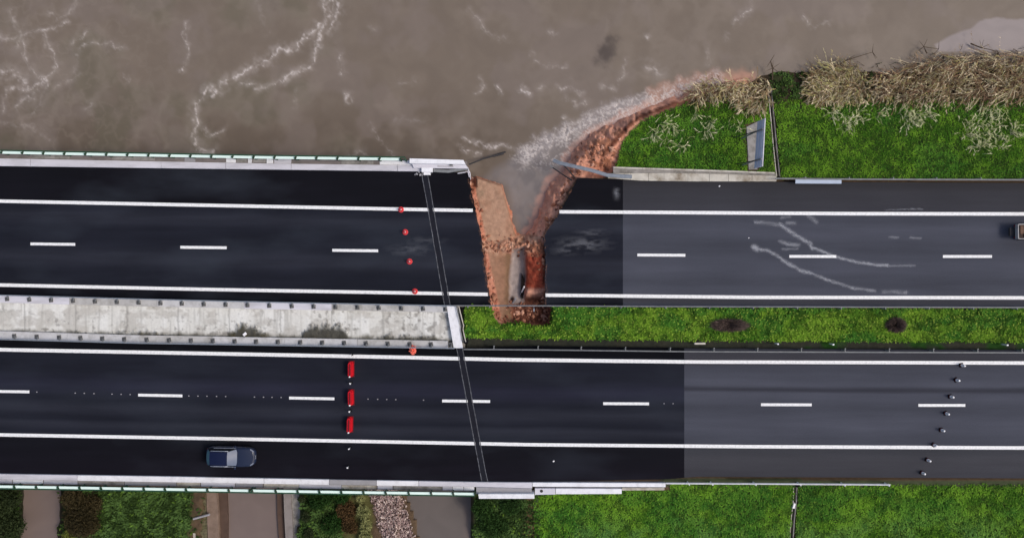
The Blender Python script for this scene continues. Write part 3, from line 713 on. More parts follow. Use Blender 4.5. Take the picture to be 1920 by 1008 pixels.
mud_m = bpy.data.materials['dust_sheen_smear'].copy(); mud_m.name = 'mud_spill'; mud_m.node_tree.nodes['Principled BSDF'].inputs['Base Color'].default_value = (*srgb(150, 104, 80), 1)
for rd_, sd_, x0_, x1_ in ((road_w, 'L', 866, 924), (road_m, 'R', 1014, 1100)):
    hx, hy = np.meshgrid(np.arange(x0_, x1_, 1.0), np.arange(334, 572, 1.0)); e_ = np.array([breach(sd_, yy) for yy in hy[:, 0]])[:, None]
    inn = (e_ - hx) if sd_ == 'L' else (hx - e_); ha = sst(4, 0, inn + (fbm(hx / 5, hy / 6, 4, 231) - .5) * 9) * (inn > .6) * sst(.4, .6, fbm(hx / 2.5, hy / 2.5, 3, 233)) * .4
    Fd = grid_faces(*hx.shape); kp = (ha.reshape(-1)[Fd].max(1) > .01) & (inn.reshape(-1)[Fd].min(1) > .3)
    mesh_np('mud_spill', WA(hx, hy, np.full(hx.shape, .008)).reshape(-1, 3), Fd[kp], mud_m, rd_, col=np.repeat(ha.reshape(-1, 1), 3, 1))

# ------------------------------------------------------------------ bridges
def fseg(name, x0, x1, ya, yb, z0, z1, mat, parent, step=60):
    """solid strip between two bent edges given as functions of x"""
    n = max(2, int((x1 - x0) / step) + 2); xs = np.linspace(x0, x1, n)
    A = np.array([ya(x) for x in xs]); B = np.array([yb(x) for x in xs])
    hi = lambda y, z: WA(xs, y, np.full(n, z))
    T1, T2 = hi(A, z1), hi(B, z1); L1, L2 = T1.copy(), T2.copy(); L1[:, 2] = z0; L2[:, 2] = z0
    V = np.concatenate([T1, T2, L2, L1]); Fc = []
    for i in range(n - 1):
        for k in range(4):
            a, b = k * n + i, ((k + 1) % 4) * n + i; Fc.append((a, b, b + 1, a + 1))
    Fc.append((3 * n, 2 * n, n, 0)); e = n - 1; Fc.append((e, n + e, 2 * n + e, 3 * n + e))
    return mesh_np(name, V, np.array(Fc), mt[mat] if isinstance(mat, str) else mat, parent)
def off(f, d): return lambda x: f(x) + d

bridge_n = empty('bridge', W(400, 440, WATER_Z)); bridge_s = empty('bridge', W(400, 770, WATER_Z))
tag(bridge_n, 'road bridge deck over the brown river, carrying the broken upper carriageway', 'bridge')
tag(bridge_s, 'road bridge deck over the ditches, carrying the lower carriageway with the car', 'bridge')
for br, ft, fb_ in ((bridge_n, N_top, N_bot), (bridge_s, S_top, S_bot)):
    br.location = (0, 0, 0)
    fseg('deck_slab', -690, 872, off(ft, -12), off(fb_, 2), -1.0, -0.34, 'deck', br)
    for k in range(4):
        t = 0.12 + 0.25 * k
        fseg('girder', -690, 866, lambda x, t=t: ft(x) * (1 - t) + fb_(x) * t - 8, lambda x, t=t: ft(x) * (1 - t) + fb_(x) * t + 8, -1.8, -1.01, 'deck', br)
    for xx in (-420, 120, 640):
        for t in (0.2, 0.5, 0.8):
            x_, y_, _ = W(xx, ft(xx) * (1 - t) + fb_(xx) * t, 0)
            MB().lathe([(0.55, -6), (0.55, -2.2), (0.7, -2.0)], (x_, y_, 0), 14).build('pier', mt['deck'], br, True)
        a = W(xx, ft(xx) + 4, 0); b = W(xx, fb_(xx) - 4, 0)
        MB().box(((a[0] + b[0]) / 2, (a[1] + b[1]) / 2, -2.0), (1.1, abs(a[1] - b[1]), 0.4)).build('pier_cap', mt['deck'], br)
    MB().prism([W(852, ft(860) - 10)[:2], W(868, ft(860) - 10)[:2], W(868, fb_(860))[:2], W(852, fb_(860))[:2]], -8, -1.02).build('abutment', mt['deck'], br)

# -- north edge of the upper bridge: walkway, kerb blocks, railing
kerb_n = tag(empty('bridge_kerb', (0, 0, 0)), 'long white concrete edge kerb along the river side of the upper bridge', 'kerb')
NK_b = N_top; 
def NK_t(x): return N_top(x) - np.interp(x, [0, 500, 800], [14, 11, 11])
fseg('walkway', -690, 876, off(NK_t, -10), NK_t, -0.30, 0.12, 'walk', kerb_n)
cuts = [-690, -390, -190, 57, 302, 423, 546, 745, 790]
for i, (a, b) in enumerate(zip(cuts[:-1], cuts[1:])):
    fseg('kerb_block', a + 0.4, b - 0.4, NK_t, NK_b, -0.3, 0.24 + 0.004 * (i % 3), 'conc_white', kerb_n)
for a, b, m_ in ((346, 366, 'conc_grey'), (424, 442, 'conc_bright'), (465, 472, 'conc_bright'), (500, 512, 'conc_bright'), (514, 546, 'conc_white'), (712, 775, 'conc_bright'), (640, 700, 'conc_dirty')):
    fseg('cover_slab', a, b, off(NK_t, -9), off(NK_t, -0.3), 0.1, 0.165, m_, kerb_n)
for a, b in ((444, 463), (474, 498), (60, 130), (210, 290)):
    fseg('cover_slab', a, b, off(NK_t, -8), off(NK_t, -1.5), 0.1, 0.15, 'conc_dirty', kerb_n)

def railing(label, yf, xs, hgt, outw, cat='railing'):
    """posts with pale panels between; outw=+1 leans to the top of the photo"""
    r = tag(empty('bridge_railing'), label, cat)
    for i, x in enumerate(xs):
        y = yf(x); c = W(x, y, 0)
        MB().box((c[0], c[1], hgt / 2 + 0.12), (0.09, 0.16, hgt + 0.12)).build('post', mt['green_steel'], r)
        if i + 1 < len(xs) and xs[i + 1] - x > 20:
            x2 = xs[i + 1]; a = Vector(W(x + 2.0, yf(x + 2.0), 0)); b = Vector(W(x2 - 2.0, yf(x2 - 2.0), 0))
            m = MB(); zt = hgt + .08; sk = Vector((.07, 0, 0))
            v = [Vector((a.x, a.y - outw * .10, zt)), Vector((b.x, b.y - outw * .10, zt)), Vector((b.x, b.y + outw * .12, zt - .02)) + sk, Vector((a.x, a.y + outw * .12, zt - .02)) + sk]
            v = [m.bm.verts.new(p) for p in v + [p - Vector((0, 0, .05)) for p in v]]
            for f in ((0, 1, 2, 3), (7, 6, 5, 4), (0, 4, 5, 1), (1, 5, 6, 2), (2, 6, 7, 3), (3, 7, 4, 0)): m.bm.faces.new([v[k] for k in f])
            m.build('coping_plate', mt['mint'], r)
            m = MB(); m.box(((a.x + b.x) / 2, (a.y + b.y) / 2 + outw * .05, hgt / 2 + .12), ((b - a).length, .02, hgt - .25), rz=math.atan2(b.y - a.y, b.x - a.x))
            m.build('panel', mt['green_steel'], r)
    n = 40; X = np.linspace(xs[0], xs[-1], n)
    P = [Vector(W(x, yf(x), 0)) + Vector((0, outw * 0.19, hgt + 0.0)) for x in X]
    MB().sweep(P, [(-0.05, -0.05), (0.05, -0.05), (0.05, 0.05), (-0.05, 0.05)]).build('top_rail', mt['green_steel'], r)
    P = [Vector(W(x, yf(x), 0)) + Vector((0, outw * 0.08, 0.25)) for x in X]
    MB().sweep(P, [(-0.03, -0.04), (0.03, -0.04), (0.03, 0.04), (-0.03, 0.04)]).build('bottom_rail', mt['green_steel'], r)
    return r
xs_n = [18.5 + 38.7 * i for i in range(-16, 20)] + [763]
railing('green railing with pale mint panels on the river edge of the upper bridge', lambda x: NK_t(x) - 7.5, xs_n, 1.15, 1)

# end pieces beside the breach
endw = tag(empty('parapet_end'), 'white concrete parapet end block beside the breach, above the water', 'parapet')
MB().prism([W(768, 297, .9)[:2], W(869, 300, .9)[:2], W(873, 308, .9)[:2], W(768, 306, .9)[:2]], -0.6, 0.9).build('upper_block', mt['conc_bright'], endw)
MB().prism([W(772, 306.3, .45)[:2], W(872.5, 308.3, .45)[:2], W(879, 316, .45)[:2], W(776, 315, .45)[:2]], -0.5, 0.45).build('lower_block', mt['conc_white'], endw)
MB().box(W(846, 309.5, .5), (0.28, 0.1, 0.12)).build('drain_slot', mt['steel_dark'], endw)
MB().box(W(835, 312, .46), (1.4, 0.07, 0.04), rz=-0.03).build('crack_strip', mt['conc_grey'], endw)
jb = MB().box(W(801, 319, .35), (0.98, 0.38, 0.5), bev=0.03).box(W(801, 325.5, .12), (0.6, 0.25, 0.2)).build('joint_cover', mt['conc_bright'])
tag(jb, 'small white concrete cover block at the top end of the expansion joint', 'cover block')
rb = MB()
for _ in range(26):
    x, y = random.uniform(778, 795), random.uniform(314, 329); s_ = random.uniform(.06, .18)
    rb.box(W(x, y, 0.2 * random.random() + 0.03), (s_, s_ * .8, s_ * .7), rz=random.random() * 3)
rb = rb.build('rubble', mt['conc_grey']); tag(rb, 'loose grey concrete crumbs beside the expansion joint cover', 'rubble', kind='stuff')
wr = MB().sweep([W(813, 320, .3), W(840, 321.5, .28), W(862, 318, .3), W(878, 316.5, .35)], [(-.12, -.1), (.12, -.1), (.12, .1), (-.12, .1)]).build('twisted_rail', mt['galv_dull'])
tag(wr, 'bent grey steel rail lying at the cut edge under the parapet end block', 'guardrail')
wr2 = MB().tube([W(858, 325, .2), W(871, 323, .25), W(877, 321, .3), W(880, 332, .1)], 0.05).tube([W(877, 316, .4), W(881, 325, .1), W(882, 336, -.5)], .06).build('torn_cable', mt['conc_white'])
tag(wr2, 'torn pale cable dangling over the left edge of the breach', 'cable')

# -- south edge of the lower bridge
kerb_s = tag(empty('bridge_kerb'), 'long white concrete edge kerb along the lower bridge and past its end', 'kerb')
def SKb(x): return S_bot(x) + np.interp(x, [0, 640, 890, 1250], [10, 9.5, 7, 8.5]) if x < 1180 else 905 + (x - 1180) * 0.05
def S_bot2(x): return float(np.interp(x, [-700, 0, 320, 640, 915, 1250], [876, 888, 893, 899, 903.5, 905]))
def SK_b(x): return float(np.interp(x, [-700, 0, 640, 890, 998, 1250], [885, 898, 908.5, 912, 915, 911.5]))
cut2 = [-690, -300, 145, 495, 617, 706, 785, 998]
for i, (a, b) in enumerate(zip(cut2[:-1], cut2[1:])):
    fseg('kerb_block', a + .4, b - .4, S_bot2, SK_b, -0.3, 0.24 + 0.003 * (i % 3), ['conc_white', 'conc_white', 'conc_bright', 'conc_bright', 'conc_grey', 'conc_bright', 'conc_white'][i], kerb_s)
fseg('kerb_block', 998.4, 1248, S_bot2, lambda x: S_bot2(x) + 7.5, -0.3, 0.25, 'conc_bright', kerb_s)
SW_t = SK_b
def SW_b(x): return SK_b(x) + 8
fseg('walkway', -690, 890, SW_t, SW_b, -0.30, 0.12, 'walk', kerb_s)
for a, b, m_ in ((-200, 22, 'conc_white'), (24, 80, 'conc_bright'), (82, 145, 'conc_white'), (147, 232, 'conc_dirty'), (234, 330, 'conc_grey'), (332, 375, 'conc_mud'), (377, 440, 'conc_white'), (442, 492, 'conc_grey'), (495, 560, 'conc_mud'), (561, 640, 'conc_white'), (641, 706, 'conc_mud'), (708, 736, 'conc_white'), (738, 828, 'conc_dirty'), (830, 848, 'conc_white'), (849, 869, 'conc_bright'), (870, 889, 'conc_bright')):
    fseg('cover_slab', a, b, off(SW_t, 0.3), off(SW_b, -1), 0.1, 0.165, m_, kerb_s)
xs_s = [-41 - 40.2 * i for i in range(14, 0, -1)] + [0, 40.5, 81, 121, 161, 200.5, 240, 279.5, 318.5, 357.5, 397, 436.5, 475, 479.5, 523, 563.5, 603.5, 644, 685, 726, 768.5, 810, 850.5, 891]
railing('green railing with pale mint panels on the bottom edge of the lower bridge', lambda x: SW_b(x) - 1.2, xs_s, 1.0, -1)
eb = tag(empty('parapet_end'), 'white concrete parapet end block at the bottom right end of the lower bridge', 'parapet')
MB().prism([W(897, 925.5, .8)[:2], W(1002, 925.5, .8)[:2], W(1002, 934, .8)[:2], W(898, 934, .8)[:2]], -0.8, 0.8).build('upper_block', mt['conc_bright'], eb)
MB().prism([W(893, 912.6, .35)[:2], W(997, 915.4, .35)[:2], W(997, 925.2, .35)[:2], W(893, 925.2, .35)[:2]], -0.5, 0.35).build('lower_block', mt['conc_grey'], eb)
wing = tag(empty('wing_wall'), 'stepped white concrete wing wall running along the grass below the road', 'wall')
MB().prism([W(1003, 913.3)[:2], W(1041, 913.3)[:2], W(1041, 924.5)[:2], W(1003, 925)[:2]], -.9, .28).build('wall_block', mt['conc_white'], wing)
MB().prism([W(1042, 913.6)[:2], W(1165, 914.2)[:2], W(1165, 923.5)[:2], W(1042, 924)[:2]], -.9, .26).build('wall_block', mt['conc_bright'], wing)
MB().prism([W(1166, 912.8)[:2], W(1245, 912.8)[:2], W(1245, 917)[:2], W(1166, 917.5)[:2]], -.9, .2).build('wall_block', mt['conc_mud'], wing)
MB().lathe([(.14, .2), (.14, .3)], W(1015, 918, 0), 10).build('drain_cap', mt['steel_dark'], wing)

# -- central reserve slab of the bridge (between the carriageways)
def MT(x): return N_bot(x) + 0.3
def MBt(x): return S_top(x) - 0.3 - 0.0
mx_ = np.arange(-690, 853, 2.0); mv = np.linspace(0, 1, 46)
MX, MVv = np.meshgrid(mx_, mv)
NC_b = lambda x: N_bot(x) + np.interp(x, [0, 850], [14, 12.5])
SC_t = lambda x: S_top(x) - np.interp(x, [0, 850], [15.5, 14])
ya = np.array([NC_b(x) for x in mx_]); yb_ = np.array([SC_t(x) for x in mx_])
MY = ya[None, :] * (1 - MVv) + yb_[None, :] * MVv
s1 = fbm(MX / 16, MY / 60, 4, 301); s2 = fbm(MX / 6, MY / 8, 4, 311); s3 = fbm(MX / 5, MY / 90, 3, 321); s4 = fbm(MX / 70, MY / 50, 3, 331)
MC = np.zeros(MX.shape + (3,)) + np.array(srgb(214, 213, 207))
MC = lerpc(MC, srgb(226, 226, 222), sst(.45, .7, s1) * .7); MC = lerpc(MC, srgb(156, 154, 148), sst(.55, .8, s3) * .45); MC = lerpc(MC, srgb(178, 174, 166), sst(.45, .65, fbm(MX / 22, MY / 14, 4, 341)) * .6); MC = lerpc(MC, srgb(88, 84, 78), sst(.68, .8, fbm(MX / 7, MY / 7, 3, 343)) * .45 * (.3 + MVv))
MC = lerpc(MC, srgb(118, 114, 108), sst(.56, .68, s2) * sst(.4, .6, s4) * 0.6)
for xx in np.arange(-640, 850, 96.0): MC = lerpc(MC, srgb(132, 130, 126), sst(2.2, .6, np.abs(MX - xx - 14 + (s2 - .5) * 4)) * 0.5)
grime = sst(.80, 1.0, MVv + (s1 - .5) * 0.35 - 0.06 + 0.05 * sst(200, 400, MX))
hump = np.zeros(MX.shape)
for cx, wd, hh in ((463, 32, .52), (610, 46, .62), (742, 36, .30), (800, 26, .24), (255, 60, .2), (160, 30, .12)):
    hump = np.maximum(hump, sst(0, .3, hh * np.exp(-((MX - cx) / wd) ** 4) - (1 - MVv) + (s2 - .5) * .34 + (s1 - .5) * .2))
MC = lerpc(MC, srgb(92, 88, 76), np.clip(grime * .9, 0, 1)); MC = lerpc(MC, srgb(62, 60, 52), hump * .95)
MC = lerpc(MC, srgb(84, 76, 44), hump * sst(.5, .65, s1) * .4 * (MX < 520))
MZ = -0.25 + hump * (0.10 + s2 * 0.16) + 0.02 * s1
slab = mesh_np('median_slab', WA(MX, MY, MZ).reshape(-1, 3), grid_faces(*MX.shape), mt['slab'], col=MC.reshape(-1, 3))
tag(slab, 'weathered pale concrete slab between the two bridge carriageways, moss along its lower side', 'concrete slab')
def mcurb(label, fa, fb2, seglen, mats, posts, yoff, rail_y, face):
    k = tag(empty('median_kerb'), label, 'kerb'); x = -690; i = 0
    while x < 840:
        x2 = min(x + seglen, 840); fseg('kerb_block', x + .25, x2 - .25, fa, fb2, -0.5, 0.14 + 0.004 * (i % 2), mats[i % len(mats)], k); x = x2; i += 1
    return k
mcurb('concrete kerb on the upper side of the median slab', MT, NC_b, 164, ['conc_pale', 'conc_white', 'conc_pale2'], None, 0, 0, 1)
mcurb('concrete kerb on the lower side of the median slab, next to the orange heap', SC_t, MBt, 136, ['conc_pale', 'conc_pale2', 'conc_pale'], None, 0, 0, 1)
# end wall of the median slab with pipe rail
ew = tag(MB().prism([W(838, 573.5)[:2], W(856, 573.8)[:2], W(868, 652)[:2], W(851, 651.5)[:2]], -1.2, 0.22).build('end_wall', mt['conc_bright']), 'white slanted concrete wall closing the median slab beside the grass', 'wall')
hr = tag(empty('pipe_rail'), 'thin broken pipe rail between the white end wall and the median grass', 'handrail')
pth = [W(860, 574, .5), W(864, 590, .55), W(869, 610, .45), (W(868, 618, .4)), W(873, 640, .5)]
MB().tube(pth, 0.05).build('pipe', mt['conc_mud'], hr)
MB().tube([(p[0] - .22, p[1], p[2] - .1) for p in pth], 0.035).build('pipe', mt['galv_dull'], hr)
for p in (pth[0], pth[2], pth[4]): MB().tube([(p[0], p[1], -.3), p], .05).build('post', mt['galv_dull'], hr)
MB().lathe([(.2, -.2), (.22, .1), (.1, .16)], W(874, 640, 0), 10).build('base_block', mt['black_rubber'], hr)

# ------------------------------------------------------------------ guardrails
WP = [(0.0, 0.0), (0.0, .03), (.075, .075), (.075, .105), (0.0, .15), (0.0, .17), (.075, .215), (.075, .245), (0.0, .29), (0, .32)]
def wprof(side, w=1.0):
    o = [(side * a * w, b) for a, b in WP]; back = [(side * (a * w - 0.012), b) for a, b in WP]; return o + back[::-1]
def guardrail(label, yf, x0, x1, posts, side=1, mat='galv_dull', zt=0.45, post_side=1, plen=0.0, base=-0.35, thick=None, pmat=None, n=None):
    g = tag(empty('guardrail'), label, 'guardrail')
    xs = np.linspace(x0, x1, n or max(2, int((x1 - x0) / 50)))
    P = [Vector(W(x, yf(x), zt + .3)) - Vector((0, 0, .3)) for x in xs]
    MB().sweep(P, wprof(side)).build('beam', mt[mat], g)
    MB().sweep([p + Vector((0, 0, .3)) for p in P], [(-.03, 0), (.035, 0), (.035, .02), (-.03, .02)]).build('top_lip', mt[mat], g)
    for x in posts:
        c = W(x, yf(x), zt + .3)
        m = MB().box((c[0], c[1] - post_side * .11, (zt + .28 + base) / 2), (.07, .12, zt + .28 - base)).box((c[0], c[1] - post_side * .05, zt + .15), (.1, .1, .2))
        if plen > 0: m.box((c[0], c[1] - post_side * (.1 + plen / 2), zt + .2), (.05, plen, .05)); m.box((c[0] + .02, c[1] - post_side * (.1 + plen), zt + .24), (.10, .08, .08))
        m.build('post', mt[pmat or mat], g)
    return g
pn = [13.5, 55, 96, 137, 178, 219, 260, 301, 341, 382, 423, 464, 505, 547, 588, 629, 670, 710, 752, 793, 835]
pn = [13.5 - 41 * i for i in range(16, 0, -1)] + pn
ps = [27, 69, 111, 151, 192, 233, 275, 317, 358, 399, 440, 480, 521, 563, 604, 645, 686, 727, 768, 808, 845]
ps = [27 - 41 * i for i in range(16, 0, -1)] + ps
def median_rail(label, yf, posts, sgn, ykerb):
    g = tag(empty('guardrail'), label, 'guardrail')
    xs = np.linspace(-690, 852, 40); P = [Vector(W(x, yf(x), .75)) - Vector((0, 0, .3)) for x in xs]
    MB().sweep(P, wprof(sgn)).build('beam', mt['galv'], g)
    for x in posts:
        yb = ykerb(x); c = W(x, yb, .14)
        MB().box((c[0], c[1], .165), (.36, .36, .04), rz=.2 * random.random(), bev=.01).box((c[0] + .06, c[1] - .04, .26), (.17, .14, .2), rz=.3).build('base_plate', mt['bracket'], g)
        b = Vector(W(x, yf(x), .7)); a = Vector((c[0], c[1], .17))
        MB().tube([a + Vector((.06, 0, 0)), a * .4 + b * .6 + Vector((.05, 0, 0)), b], .07, 5).build('post', mt['galv_dull'], g)
    return g
median_rail('guardrail on the upper kerb of the median slab, left of the white end wall', lambda x: MT(x) + 0.5, pn, 1, lambda x: MT(x) + 6.5)
median_rail('guardrail on the lower kerb of the median slab, left of the white end wall', lambda x: MBt(x) - 0.5, ps, -1, lambda x: MBt(x) - 7)
rN = edge([(850, 573.2), (1000, 573.5), (1300, 575), (1920, 576.5), (2700, 577)])
guardrail('long thin guardrail crossing the breach at the upper edge of the median grass', rN, 851, 2690, [877, 918, 1083, 1165, 1249, 1331, 1413, 1496, 1578, 1661, 1743, 1826, 1908, 1990, 2072, 2154], 1, 'galv_dull', post_side=1, pmat='galv_dull')
dang = tag(MB().box(W(1001, 578, .2), (.1, .25, 1.0), rx=.25).build('loose_post', mt['galv']), 'pale guardrail post hanging over the pit under the rail', 'post')
rS = edge([(868, 654), (1000, 655), (1300, 658.5), (1920, 660.5), (2700, 661)])
guardrail('long thin guardrail along the lower edge of the median grass', rS, 869, 2690, [926, 1009, 1090, 1173, 1257, 1339, 1421, 1503, 1585, 1668, 1751, 1834, 1917, 2000, 2082], -1, 'galv_dull', post_side=-1, plen=.18)
rB = edge([(1250, 905.5), (1450, 906.5), (1670, 908)])
guardrail('short thin guardrail at the top of the lower grass slope', rB, 1249, 1670, [1293, 1337, 1418, 1502, 1585, 1668], -1, 'conc_bright', post_side=1)
rT = edge([(1455, 334), (1600, 335.5), (1920, 336.5), (2700, 337)])
guardrail('thin guardrail along the foot of the upper grass slope, right of the sign', rT, 1455, 2690, [1511, 1593, 1676, 1757, 1840, 1922, 2005], -1, 'galv_dull', post_side=-1)
plank = MB().sweep([W(1491, 340, .5), W(1577, 340.5, .5)], [(-.17, .0), (.17, 0), (.19, .05), (.12, .09), (-.12, .09), (-.19, .05)]).build('rail_panel', mt['pale_steel'])
tag(plank, 'pale blue grey steel panel fixed at the road edge below the upper grass', 'panel')
# wrecked rail over the breach mouth
wk = tag(empty('broken_guardrail'), 'torn silver guardrail hanging over the churning water at the breach mouth', 'guardrail')
wp = [W(1037, 300, -.2), W(1050, 305.5, 0), (W(1080, 312.5, .3)), W(1110, 319.5, .45), W(1138, 328, .5), W(1160, 330, .5), W(1185, 331, .5)]
MB().sweep([(p[0], p[1], p[2]) for p in wp], [(-.16, 0), (-.10, .05), (-.05, .0), (0, .02), (.05, .0), (.10, .05), (.16, 0), (.16, -.02), (-.16, -.02)]).build('beam', mt['galv'], wk)
MB().tube([W(1036, 314, -1.2), W(1055, 327, -1), W(1072, 338, -.5)], .06).build('brace', mt['steel_dark'], wk)
MB().tube([W(1053, 306, -.1), W(1068, 321, -.5), W(1078, 334, -.5)], .055).build('brace', mt['steel_dark'], wk)
MB().box(W(1034, 312, -1.1), (.3, .12, .1), rz=-.6).build('post', mt['galv_dull'], wk)
sb = tag(MB().tube([W(880, 308, -1.4), W(905, 298, -1.9), W(930, 291, -2.3), W(948, 285, -2.6)], .07).tube([W(925, 293, -2.2), W(944, 288, -2.5)], .09).build('sunken_beam', mt['steel_dark']),
         'dark bent steel beam sticking into the water from the parapet end', 'beam')
# east kerb strip north side
ek = tag(empty('road_kerb'), 'dirty cracked concrete kerb strip between the breach and the drain, above the grey road', 'kerb')
kx = [1140, 1182, 1216, 1245, 1290, 1330, 1366, 1410, 1456]
eT = edge([(1140, 325), (1250, 324.5), (1340, 326), (1456, 330)]); eB = edge([(1140, 334), (1200, 338.5), (1300, 340), (1456, 340)])
for i, (a, b) in enumerate(zip(kx[:-1], kx[1:])): fseg('kerb_slab', a + .3, b - .3, eT, eB, -.4, .07 + .012 * ((i * 7) % 3), ['conc_mud', 'conc_mud', 'conc_mud', 'conc_mud'][i % 4], ek, 20)
ex = [1150, 1172, 1205, 1245, 1300, 1345, 1404, 1453]
for i, (a, b) in enumerate(zip(ex[:-1], ex[1:])): fseg('coping', a + .3, b - .3, edge([(1150, 312.5), (1350, 319), (1453, 323)]), edge([(1150, 315.6), (1350, 322), (1453, 325.6)]), -.4, .22, 'conc_mud', ek, 30)
fseg('gutter', 1150, 1455, edge([(1150, 316), (1350, 322.3), (1455, 326)]), off(eT, -.2), -.4, -.02, 'conc_dirty', ek, 30)

# ------------------------------------------------------------------ sign seen from above, on its concrete pad
sg = tag(empty('road_sign'), 'tall pale road sign seen edge-on in the upper grass, beside the drain', 'sign')
sx0, sy0 = W(1404, 262, 0)[:2]
zb, zt_ = -1.9, 3.3
def SP(px, py, z): return Vector(W(px, py, z))
m = MB(); A1 = SP(1414, 316, 2.3); B1 = SP(1420, 228, 2.3); B2 = SP(1434, 222, 3.1); A2 = SP(1429, 312, 3.1); th = Vector((.08, 0, 0))
v = [m.bm.verts.new(p) for p in (A1, B1, B2, A2, A1 + th, B1 + th, B2 + th, A2 + th)]
for f in ((3, 2, 1, 0), (4, 5, 6, 7), (0, 1, 5, 4), (1, 2, 6, 5), (2, 3, 7, 6), (3, 0, 4, 7)): m.bm.faces.new([v[k] for k in f])
m.build('sign_board', mt['conc_white'], sg)
for t in (.17, .5, .83):
    a = A1.lerp(A2, t); b = B1.lerp(B2, t); d = Vector((-.04, 0, 0))
    MB().tube([a + d * .3, b + d * .3], .022, 5).build('stiffener', mt['pale_steel'], sg)
for t in (.16, .78):
    b = A1.lerp(B1, t); t2 = A2.lerp(B2, t); base = Vector((b.x - .35, b.y, -1.8))
    MB().tube([base, b + Vector((-.12, 0, 0)), t2 + Vector((-.1, 0, 0))], .07, 6).build('post', mt['galv_dull'], sg)
    MB().tube([base + Vector((-.7, .12, .3)), b + Vector((-.1, 0, .3))], .04, 5).build('brace', mt['steel_dark'], sg)
pad = [(1400, 238), (1420, 228), (1424, 300), (1420, 318), (1404, 318), (1402, 280)]
zs = [terrain_z(np.array([[p[0]]], float), np.array([[p[1]]], float))[0, 0] + .1 for p in pad]
m = MB(); hi = [m.bm.verts.new(W(p[0], p[1], z)) for p, z in zip(pad, zs)]; lo = [m.bm.verts.new((q.co.x, q.co.y, q.co.z - .5)) for q in hi]
m.bm.faces.new(hi); m.bm.faces.new(lo[::-1])
for i in range(6): m.bm.faces.new((hi[i], hi[(i + 1) % 6], lo[(i + 1) % 6], lo[i]))
tag(m.build('concrete_pad', mt['conc_dirty']), 'grey concrete pad in the grass under the tall sign', 'concrete pad')
# drains
for pts, lab in (([(1443, 165), (1448, 220), (1453, 275), (1459, 331)], 'narrow dark drain running down the upper grass slope beside the sign'),
                 ([(1491, 913), (1490, 940), (1486, 975), (1482, 1040)], 'narrow dark drain running down the lower grass slope')):
    dr = tag(empty('drain_channel'), lab, 'drain')
    for dx, m_ in ((-3.2, 'conc_mud'), (3.0, 'conc_dirty')):
        P = []
        for x, y in pts:
            z = float(terrain_z(np.array([[x + dx * 3.0]]), np.array([[y * 1.0]]))[0, 0]); P.append(W(x + dx, y, z - .05))
        MB().sweep(P, [(-.035, -.3), (.035, -.3), (.035, .06), (-.035, .06)]).build('channel_wall', mt[m_], dr)
    P = [(W(x, y, float(terrain_z(np.array([[x + 9.0]]), np.array([[y * 1.0]]))[0, 0]) - .30)) for x, y in pts]
    MB().sweep(P, [(-.13, -.02), (.13, -.02), (.13, 0), (-.13, 0)]).build('channel_bed', M('wet_channel', srgb(44, 42, 34), .6, .3, 4), dr)
z_ = float(terrain_z(np.array([[1478.]]), np.array([[946.]]))[0, 0])
tag(MB().box(W(1488, 947, z_ + .05), (.22, .55, .3), rz=-.25, taper=.8).build('marker_stone', mt['refl_white']), 'small white marker block in the lower drain', 'marker')
# small white plates in the median gutter
tag(MB().box(W(1312, 643.5, .05), (.95, .16, .25)).build('marker_plate', mt['conc_mud']), 'pale narrow plate at the lower edge of the median grass, left of the dark shrub', 'plate')
for i, (x, y, lab) in enumerate(((1455, 643.5, 'small white marker post on the lower median edge between the two shrubs'), (1558, 644.5, 'small white marker post left of the round dark shrub'), (1882, 645.5, 'small white marker post at the far right of the median grass'))):
    p = W(x, y, 0); tag(MB().tube([(p[0], p[1], -.3), (p[0], p[1], .5)], .06, 8).box((p[0], p[1], .52), (.14, .12, .1)).build('marker_post', mt['refl_white']), lab, 'marker post')

# canal walls under the lower bridge
def wallp(name, label, pts, z0, z1, mat, cat='wall'):
    return tag(MB().prism([W(x, y, z1)[:2] for x, y in pts], z0, z1).build(name, mat), label, cat)
cw = M('canal_concrete', srgb(132, 112, 98), .85, .15, 1.5, .2, dirt=srgb(92, 76, 62), dirt_amt=.6, dirt_scale=.8)
cw2 = M('canal_wall_dark', srgb(84, 66, 56), .85, .2, 1.5, .2)
cw3 = M('canal_wall_light', srgb(142, 134, 130), .85, .1, 1.5, .2, dirt=srgb(100, 92, 86), dirt_amt=.5)
wallp('canal_wall', 'tan concrete top of the left canal wall below the bridge', [(386, 880), (403, 880), (409, 965), (412, 1060), (392, 1060), (388, 965)], -5, -2.0, cw)
wallp('canal_bench', 'dark brown ledge on the water side of the left canal wall', [(404, 880), (423, 880), (427, 965), (427, 1060), (413, 1060), (410, 965)], -5, -2.4, cw2)
wallp('canal_wall', 'light grey top of the right canal wall below the bridge', [(530, 880), (542, 880), (548, 965), (552, 1060), (538, 1060), (533, 965)], -5, -2.0, cw3)
wallp('canal_bench', 'dark brown ledge on the water side of the right canal wall', [(518, 880), (529.5, 880), (532.5, 965), (537.5, 1060), (526, 1060), (520, 965)], -5, -2.45, cw2)
wallp('stone_strip', 'grey stone strip between the right canal wall and the grass', [(543, 880), (556, 880), (565, 965), (572, 1060), (553, 1060), (548.5, 965)], -5, -2.2, mt['conc_dirty'], 'stone strip')
wallp('stone_strip', 'mossy rubble strip left of the canal with a pipe across it', [(356, 880), (385, 880), (387.5, 965), (391, 1060), (368, 1060), (362, 965)], -5, -2.1, M('mossy_rubble', srgb(104, 98, 74), .95, .5, 5, .8, 6, dirt=srgb(62, 62, 36), dirt_amt=.9, dirt_scale=1.6), 'stone strip')
